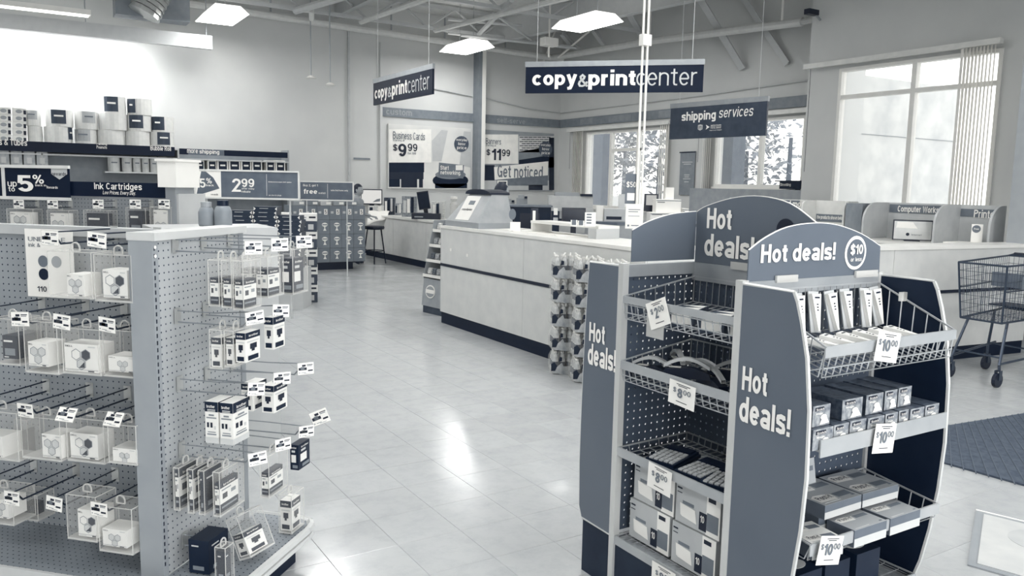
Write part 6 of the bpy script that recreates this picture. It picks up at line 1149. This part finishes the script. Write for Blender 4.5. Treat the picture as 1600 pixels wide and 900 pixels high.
def unit(lab, a0, a1, dm, roots, dd, signs):
    ya, yb = wp(a0, 312)[0], max(4.46, wp(a1, 312)[0]); wd = thing('workstation_divider', lab, 'divider', (SX, ya, zb_)); H_ = 1.447-zb_
    MB().box((0, yb-ya, 0 if yb > 4.95 else 0), (.015, 0, H_)).build('back_board', dm, wd)
    for r_ in roots:
        y = max(4.475, wp(r_, 315)[0])-ya; dq = dd if r_ < 1560 else .28; R_ = .22 if dd > .3 else .1
        out = [(0, 0), (0, H_), (-dq+R_, H_)]+[(-dq+R_-R_*sin(a), H_-R_+R_*cos(a)) for a in [pi/2*k/8 for k in range(1, 9)]]+[(-dq, 0)]
        MB().prism(out, 'y', y-.012, y+.012).build('rounded_divider', dm, wd)
    for (x0, y0, x1, y1, s_, tx0, ty0, tx1, ty1) in signs:
        u0, z1 = wp(x0, y0); u1, z0 = wp(x1, y1); o = MB().box((-.008, u1-ya, z0-zb_), (-.001, u0-ya, min(H_, z1-zb_))).build('name_sign', DVS, wd)
        p0, w0 = wp(tx0, ty1); p1, w1 = wp(tx1, ty0); text(s_, (-.0085, p0-ya, w0-zb_), -Y, Z, p0-p1, w1-w0, LET, o, bold=.03)
    return wd
unit('pale rounded workstation dividers with grey signs behind the tall arched header', 1140, 1340, mat('divider_pale', .86, .4), (1274, 1340), .26, [(1142, 310, 1249, 327, 'Sizing prints and more', 1168, 314, 1262, 323), (1276, 334, 1322, 348, 'the products shown below', 1277, 338, 1320, 343)])
unit('rounded grey workstation dividers with computer and printer name signs', 1388, 1573, DV, (1388, 1500, 1572), .46, [(1391, 319, 1498, 336, 'Computer Workstations', 1403, 323, 1497, 333), (1502, 326, 1570, 341, 'Printers', 1522, 329, 1566, 340)])
mp = ax(1424, 384, 8.5); t = thing('monitor', 'workstation monitor with pale screen inside the divider row', 'monitor', (8.5, mp.y, zb_+.0005), radians(-52)); w = .40; h = .235
MB().box((-w/2, 0, .01), (w/2, .03, h)).build('bezel', BLACK, t); MB().box((-w/2+.012, -.003, .02), (w/2-.012, -.0005, h-.015)).build('screen', mat('pale_screen_off', .80, .2), t); MB().prism([(-w*.4, h*.9), (w*.0, h*.88), (w*.12, h*.6), (-w*.42, h*.62)], 'y', -.0045, -.0032).build('screen_window', CARD, t); MB().disc((-w*.12, -.0045, h*.32), X, Z, .018, 0, 14).build('screen_logo', INK, t); text('Internet', (-w*.02, -.005, h*.27), X, Z, w*.25, .018, INKG, t); MB().box((-.08, -.02, 0), (.08, .06, .009)).build('stand', BLACK, t)
tp = ax(1548, 384, 8.5); t = tag(MB().box((-.15, -.1, 0), (.15, .1, .03)).build('paper_stack', CARD), 'flat stack of white paper by the round notice', 'paper'); t.location = (8.5, max(tp.y, 4.75), zb_+.0005)
t = tag(MB().box((0, 0, 0), (.4, .4, .42)).build('grey_box', mat('misc_box', .5, .5)), 'grey box on the side counter between the two divider units', 'box'); t.location = (8.9-.4, wp(1378, 330)[0]+.02, zb_+.0005); t.scale = (.9, .55, .95)
np_ = ax(1524, 376, 8.62); t = thing('round_notice', 'small round grey notice on a white card between the dividers', 'sign', (8.62, np_.y, zb_), radians(-60)); MB().box((-.045, 0, 0), (.06, .01, .22)).build('card', CARD, t); MB().disc((0, -.002, .17), X, Z, .04, 0, 18).build('round_print', DVS, t); text('Free', (-.022, -.004, .162), X, Z, .044, .018, CARD, t, bold=.02)
# small shelf sign by the window
u, z = ax(1218, 296, 11.7).y, 0; p, q = ax(1218, 295, 11.7), ax(1252, 284, 11.7); t = thing('window_sign', 'small dark sign reading Shredding on the rear window sill', 'sign', (11.7, p.y, p.z), -pi/2); MB().box((0, -.01, 0), (p.y-q.y, .01, q.z-p.z)).build('sign_panel', DARK, t); text('Shredding', (.02, -.012, .04), X, Z, (p.y-q.y)*.5, .06, CARD, t); MB().box((-.1, -.02, q.z-p.z), (p.y-q.y+.05, .05, q.z-p.z+.02)).build('shelf_edge', DARK, t); MB().box((p.y-q.y-.12, 0, -.5), (p.y-q.y-.05, .05, 0)).build('support', DARK, t)
t = tag(MB().box((11.35, 9.0, 0), (11.8, 11.75, 1.58)).build('low_partition', mat('partition_grey', .58, .6)), 'grey low partition under the rear window right of the shipping sign', 'partition')
# ================================================================ SHOPPING CARTS
CT_M = mat('cart_metal', .22, .35, metal=.3)
def cart(x, y, rz, lab):
    t = thing('shopping_cart', lab, 'cart', (x, y, 0), rz); L_, wf, wb = .86, .40, .52; zt, zb0, zb1 = .99, .60, .52
    # local x from the nose to the handle
    def P(u, s, v): # u 0..1 nose->handle, s -1..1, v 0..1 bottom->top
        wv = (wf+(wb-wf)*u)/2*(.86+.14*v); return Vector((u*L_+(1-v)*(.05 if u < .5 else -.06), s*wv, (zb1+(zb0-zb1)*u*.4)+v*(zt-zb1-(zb0-zb1)*u*.4+.03*u)))
    m = MB()
    for s in (-1, 1):
        for k in range(25): m.tube(P(k/24, s, 0), P(k/24, s, 1), .0022, 3)
        for k in range(1, 7): m.tube(P(0, s, k/7), P(1, s, k/7), .0022, 3)
    for k in range(13):
        s = -1+2*k/12; m.tube(P(0, s, 0), P(0, s, 1), .0022, 3).tube(P(0, s, 0), P(1, s, 0), .0022, 3).tube(P(1, s, 0), P(1, s, 1), .0022, 3)
    for k in range(1, 7): m.tube(P(0, -1, k/7), P(0, 1, k/7), .0022, 3).tube(P(1, -1, k/7), P(1, 1, k/7), .0022, 3)
    for k in range(1, 12): m.tube(P(k/12, -1, 0), P(k/12, 1, 0), .0022, 3)
    m.build('basket_wires', CT_M, t)
    m = MB()
    for v in (0, 1): m.path([P(0, -1, v), P(0, 1, v), P(1, 1, v), P(1, -1, v)], .009, 6, closed=True)
    for s in (-1, 1): m.tube(P(0, s, 0), P(0, s, 1), .009, 6)
    m.path([P(0, -1, .55), P(1, -1, .55)], .006).path([P(0, 1, .55), P(1, 1, .55)], .006); m.build('basket_rim', CT_M, t)
    m = MB()
    for s in (-1, 1):
        m.path([P(.12, s*.9, 0), Vector((.02, s*.2, .18)), Vector((.03, s*.2, .13))], .012, 6); m.path([P(.75, s*.9, 0), Vector((.62, s*.24, .22)), Vector((.62, s*.24, .14))], .012, 6); m.path([Vector((.03, s*.2, .19)), Vector((.75, s*.25, .24))], .011, 6)
    m.tube((.04, -.2, .24), (.04, .2, .24), .008).tube((.65, -.25, .24), (.65, .25, .24), .008); m.build('undercarriage', mat('cart_frame', .25, .3, metal=.4), t)
    m = MB(); m.tube((L_+.08, -wb/2, zt+.04), (L_+.08, wb/2, zt+.04), .016, 8); [m.tube(P(1, s, 1), (L_+.08, s*wb/2, zt+.04), .01) for s in (-1, 1)]; m.build('handle', BLACK, t)
    for u, s in ((.03, -.2), (.03, .2), (.65, -.25), (.65, .25)):
        w_ = MB(); w_.tube((u-.02, s-.014, .06), (u-.02, s+.014, .06), .06, 14); c = w_.build('wheel', BLACK, t); MB().box((u-.03, s-.022, .06), (u+.01, s-.016, .14)).box((u-.03, s+.016, .06), (u+.01, s+.022, .14)).build('caster_fork', CT_M, c)
    MB().box((.42, -.10-.1, .78), (.425, .15, .9)).build('ad_panel', mat('cart_panel', .35, .4), t)
    p_ = MB(); p_.box((.18, -wf/2-.035, .80), (.58, -wf/2-.03, .90)); o = p_.build('side_placard', mat('cart_placard', .42, .4), t); MB().box((.24, -wf/2-.038, .82), (.52, -wf/2-.0355, .88)).build('placard_print', mat('placard_print', .58, .4), o)
    MB().box((.5, -.2, .60), (.78, .2, .61)).build('child_seat', DARK, t)
    return t
cart(6.76, 3.58, radians(-2), 'dark wire shopping cart with side placard in front of the right counter')
cart(7.85, 3.15, radians(-4), 'second dark wire shopping cart standing beyond the first at the right edge')
# floor mat and floor sticker
p = [az(1475, 668), az(1640, 642), az(1660, 775), az(1475, 725)]; mt_ = MB(); c4 = [Vector((4.30, 3.02, 0)), Vector((6.35, 2.81, 0)), Vector((6.1, 1.0, 0)), Vector((4.05, 2.70, 0))]
d1 = (az(1600, 648)-az(1475, 668)).normalized(); d2 = (az(1600, 760)-az(1475, 725)).normalized(); corner = az(1600, 648); A_ = az(1475, 725)-d2*.8*0
c4 = [az(1475, 725)+Vector((-.10, .42, 0))*1.0, az(1475, 668)-d1*.45, az(1475, 668)+d1*2.2, az(1475, 725)+d2*2.2, az(1475, 725)-d2*.05]
mm_ = MB().prism([(q.x, q.y) for q in reversed(c4)], 'z', .001, .012).build('floor_mat', mat('rubber_mat', .27, .8, var=.08, scale=30, bump=.3)); tag(mm_, 'dark ribbed entrance mat on the floor right of the discount display', 'mat')
rb = MB(); e1 = (c4[2]-c4[1]); e2 = (c4[3]-c4[0])
for k in range(40):
    f = (k+.5)/40; rb.tube(c4[0]+e2*f+Z*.013, c4[1]+e1*f+Z*.013, .004, 4)
o = rb.build('mat_ribs', mat('rubber_rib', .33, .8), mm_, kind='stuff')
e = [az(1525, 799), az(1640, 827), az(1640, 960), az(1508, 905)]; U_ = (e[1]-e[0]).normalized(); V_ = (e[3]-e[0]).normalized(); fs = thing('floor_sign', 'flat square floor sign with grey edge and pale disc at the lower right corner', 'sign', e[0])
MB().flat((0, 0, .001), U_, -V_ if U_.cross(-V_).z > 0 else V_, 0, .7, -.7 if U_.cross(-V_).z > 0 else 0, 0 if U_.cross(-V_).z > 0 else .7, 0, .006).build('base_plate', GREY, fs)
MB().flat((0, 0, .0075), U_, -V_, .035, .665, -.665, -.035, 0, .002).build('face', mat('sticker_face', .8, .3), fs); c = U_*.27+V_*.22; MB().disc(c+Z*.0098, X, Y, .13, 0, 28, .13, .001).build('pale_disc', mat('sticker_disc', .76, .3), fs); MB().tube(Z*.008, U_*.7+Z*.008, .004).build('edge_strip', CARD, fs)
# ================================================================ PEOPLE
SKIN = mat('skin', .62, .55, var=.03); HAIR = mat('hair', .05, .6)
def person(lab, loc, rz, joints, edges, radii, cloth, pants, hs, head, look=0, hair_r=1.08):
    t = thing('person', lab, 'person', loc, rz)
    me = bpy.data.meshes.new('body'); me.from_pydata(joints, edges, []); me.update(); me.materials.append(SKIN); me.materials.append(cloth); me.materials.append(pants)
    o = bpy.data.objects.new('body', me); COL.objects.link(o); o.parent = t
    sk = o.modifiers.new('skin', 'SKIN'); sk.use_smooth_shade = True
    for i, r in enumerate(radii): me.skin_vertices[0].data[i].radius = (r if isinstance(r, tuple) else (r, r))
    me.skin_vertices[0].data[0].use_root = True; ss = o.modifiers.new('sub', 'SUBSURF'); ss.levels = 2; ss.render_levels = 2
    bpy.context.view_layer.update(); dg = bpy.context.evaluated_depsgraph_get(); me2 = bpy.data.meshes.new_from_object(o.evaluated_get(dg)); o.modifiers.clear(); o.data = me2
    me2.materials.clear()
    for m in (SKIN, cloth, pants): me2.materials.append(m)
    el = joints[hs['elbowL']], joints[hs['elbowR']]
    for p in me2.polygons:
        c = p.center; k = 1 if hs['waist'] < c.z < hs['neck'] else (2 if c.z <= hs['waist'] else 0)
        for w in ('wristL', 'wristR'):
            if (c-Vector(joints[hs[w]])).length < .16: k = 0
        p.material_index = k; p.use_smooth = True
    hc = Vector(head); m = MB(); prof = []
    n, rr = 16, 10; vs = []
    for i in range(rr+1):
        th = pi*i/rr; z = cos(th); r = sin(th)
        for j in range(n):
            a = 2*pi*j/n; x = r*cos(a)*.075; y = r*sin(a)*.093; zz = z*.118; f = 1-.22*max(0, -z)**1.5; y2 = y*f-(.010 if z < -.3 and sin(a) < 0 else 0)*r
            if sin(a) < -.93 and -.28 < z < .12: y2 -= .018*(1-abs(z+.08)*4 if abs(z+.08) < .25 else 0)
            vs.append((x*f, y2, zz))
    m.add(vs, [(i*n+j, i*n+(j+1) % n, (i+1)*n+(j+1) % n, (i+1)*n+j) for i in range(rr) for j in range(n)]); M = Matrix.Translation(hc) @ Matrix.Rotation(look, 4, 'Z')
    h = m.build('head', SKIN, t, M=M, smooth=True); MB().box((-.035, -.088, .005), (-.018, -.078, .014)).build('eye', BLACK, h); MB().box((.018, -.088, .005), (.035, -.078, .014)).build('eye', BLACK, h); MB().box((-.022, -.09, -.055), (.022, -.08, -.048)).build('mouth', mat('lips', .45, .5), h)
    for s in (-1, 1): MB().lathe([(.004, -.03), (.014, -.01), (.016, .012), (.006, .028)], (s*.077, .005, 0), 8).build('ear', SKIN, h, smooth=True)
    m = MB(); vs = []
    for i in range(7):
        th = pi*.62*i/6
        for j in range(n):
            a = 2*pi*j/n; cut = th if sin(a) > -.35 else min(th, pi*.33); r = sin(cut); vs.append((r*cos(a)*.082*hair_r/1.08, r*sin(a)*.101+.004, cos(cut)*.127+.004))
    m.add(vs, [(i*n+j, (i+1)*n+j, (i+1)*n+(j+1) % n, i*n+(j+1) % n) for i in range(6) for j in range(n)]); m.build('hair', HAIR, h, smooth=True)
    for w, fdir in (('wristL', hs.get('fl', (0, -1, -.2))), ('wristR', hs.get('fr', (0, -1, -.2)))):
        p = Vector(joints[hs[w]]); d = Vector(fdir).normalized(); s = d.cross(Z).normalized(); u = s.cross(d)
        m = MB(); m.add([p+s*a+u*b+d*c for a, b, c in ((-.022, -.012, 0), (.022, -.012, 0), (.022, .012, 0), (-.022, .012, 0), (-.038, -.011, .09), (.038, -.011, .09), (.038, .011, .09), (-.038, .011, .09))], [(0,3,2,1),(4,5,6,7),(0,1,5,4),(1,2,6,5),(2,3,7,6),(3,0,4,7)])
        for k, L_ in enumerate((.062, .075, .07, .055)):
            b = p+d*.085+s*(-.029+.0195*k); k1 = b+d*L_*.5-u*.006; m.tube(b, k1, .0092, 6, r2=.0085).tube(k1, k1+d*L_*.42-u*.022, .0085, 6, r2=.007)
        b = p+d*.03-s*.03; k1 = b+d*.03-s*.03; m.tube(b, k1, .011, 6, r2=.0095).tube(k1, k1+d*.032-s*.006, .0095, 6, r2=.008); m.build('hand', SKIN, t)
    return t
def figure(lab, loc, rz, cloth, pants, sit=False, look=0, armsL=None, armsR=None, H_=1.68):
    s = H_/1.75; J = [(0, 0, .97), (0, -.01, 1.12), (0, 0, 1.30), (0, 0, 1.42), (0, -.005, 1.50), (0, -.012, 1.56)]
    R_ = [(.15, .11), (.135, .10), (.165, .11), (.12, .085), (.055, .055), (.05, .05)]; E_ = [(0, 1), (1, 2), (2, 3), (3, 4), (4, 5)]
    aL = armsL or [(-.19, 0, 1.40), (-.25, -.02, 1.13), (-.2, -.25, 1.08)]; aR = armsR or [(.19, 0, 1.40), (.25, -.02, 1.13), (.2, -.25, 1.08)]
    for a in (aL, aR):
        b = len(J); J += a; E_ += [(3, b), (b, b+1), (b+1, b+2)]; R_ += [.062, .045, .028]
    for x in (-.09, .09):
        b = len(J); J += [(x, 0, .90), (x, -.02, .50), (x, .01, .09), (x, -.10, .045)]; E_ += [(0, b), (b, b+1), (b+1, b+2), (b+2, b+3)]; R_ += [.09, .062, .045, (.045, .04)]
    J = [tuple(c*s for c in j) for j in J]
    dl = tuple((Vector(aL[2])-Vector(aL[1])).normalized()); dr = tuple((Vector(aR[2])-Vector(aR[1])).normalized())
    return person(lab, loc, rz, J, E_, R_, cloth, pants, dict(elbowL=7, elbowR=10, wristL=8, wristR=11, waist=.93*s, neck=1.475*s, fl=dl, fr=dr), (0, -.025*s, 1.645*s), look)
q = az(561, 300, 1.55) if False else ad(558, 300, 15.3)
figure('person with short dark hair standing at the rear counter monitor, seen in profile', (q.x, q.y, 0), -HEAD+radians(80), mat('grey_shirt', .55, .7), mat('dark_trousers', .15, .7), H_=1.5)
q = ad(776, 300, 9.6)
figure('person in dark shirt standing behind the copy kiosk with one hand forward', (q.x+.05, q.y, 0), -HEAD+radians(130), mat('dark_shirt', .07, .7), mat('dark_trousers', .15, .7), H_=1.56, armsR=[(.19, 0, 1.38), (.27, -.10, 1.15), (.22, -.34, 1.16)])
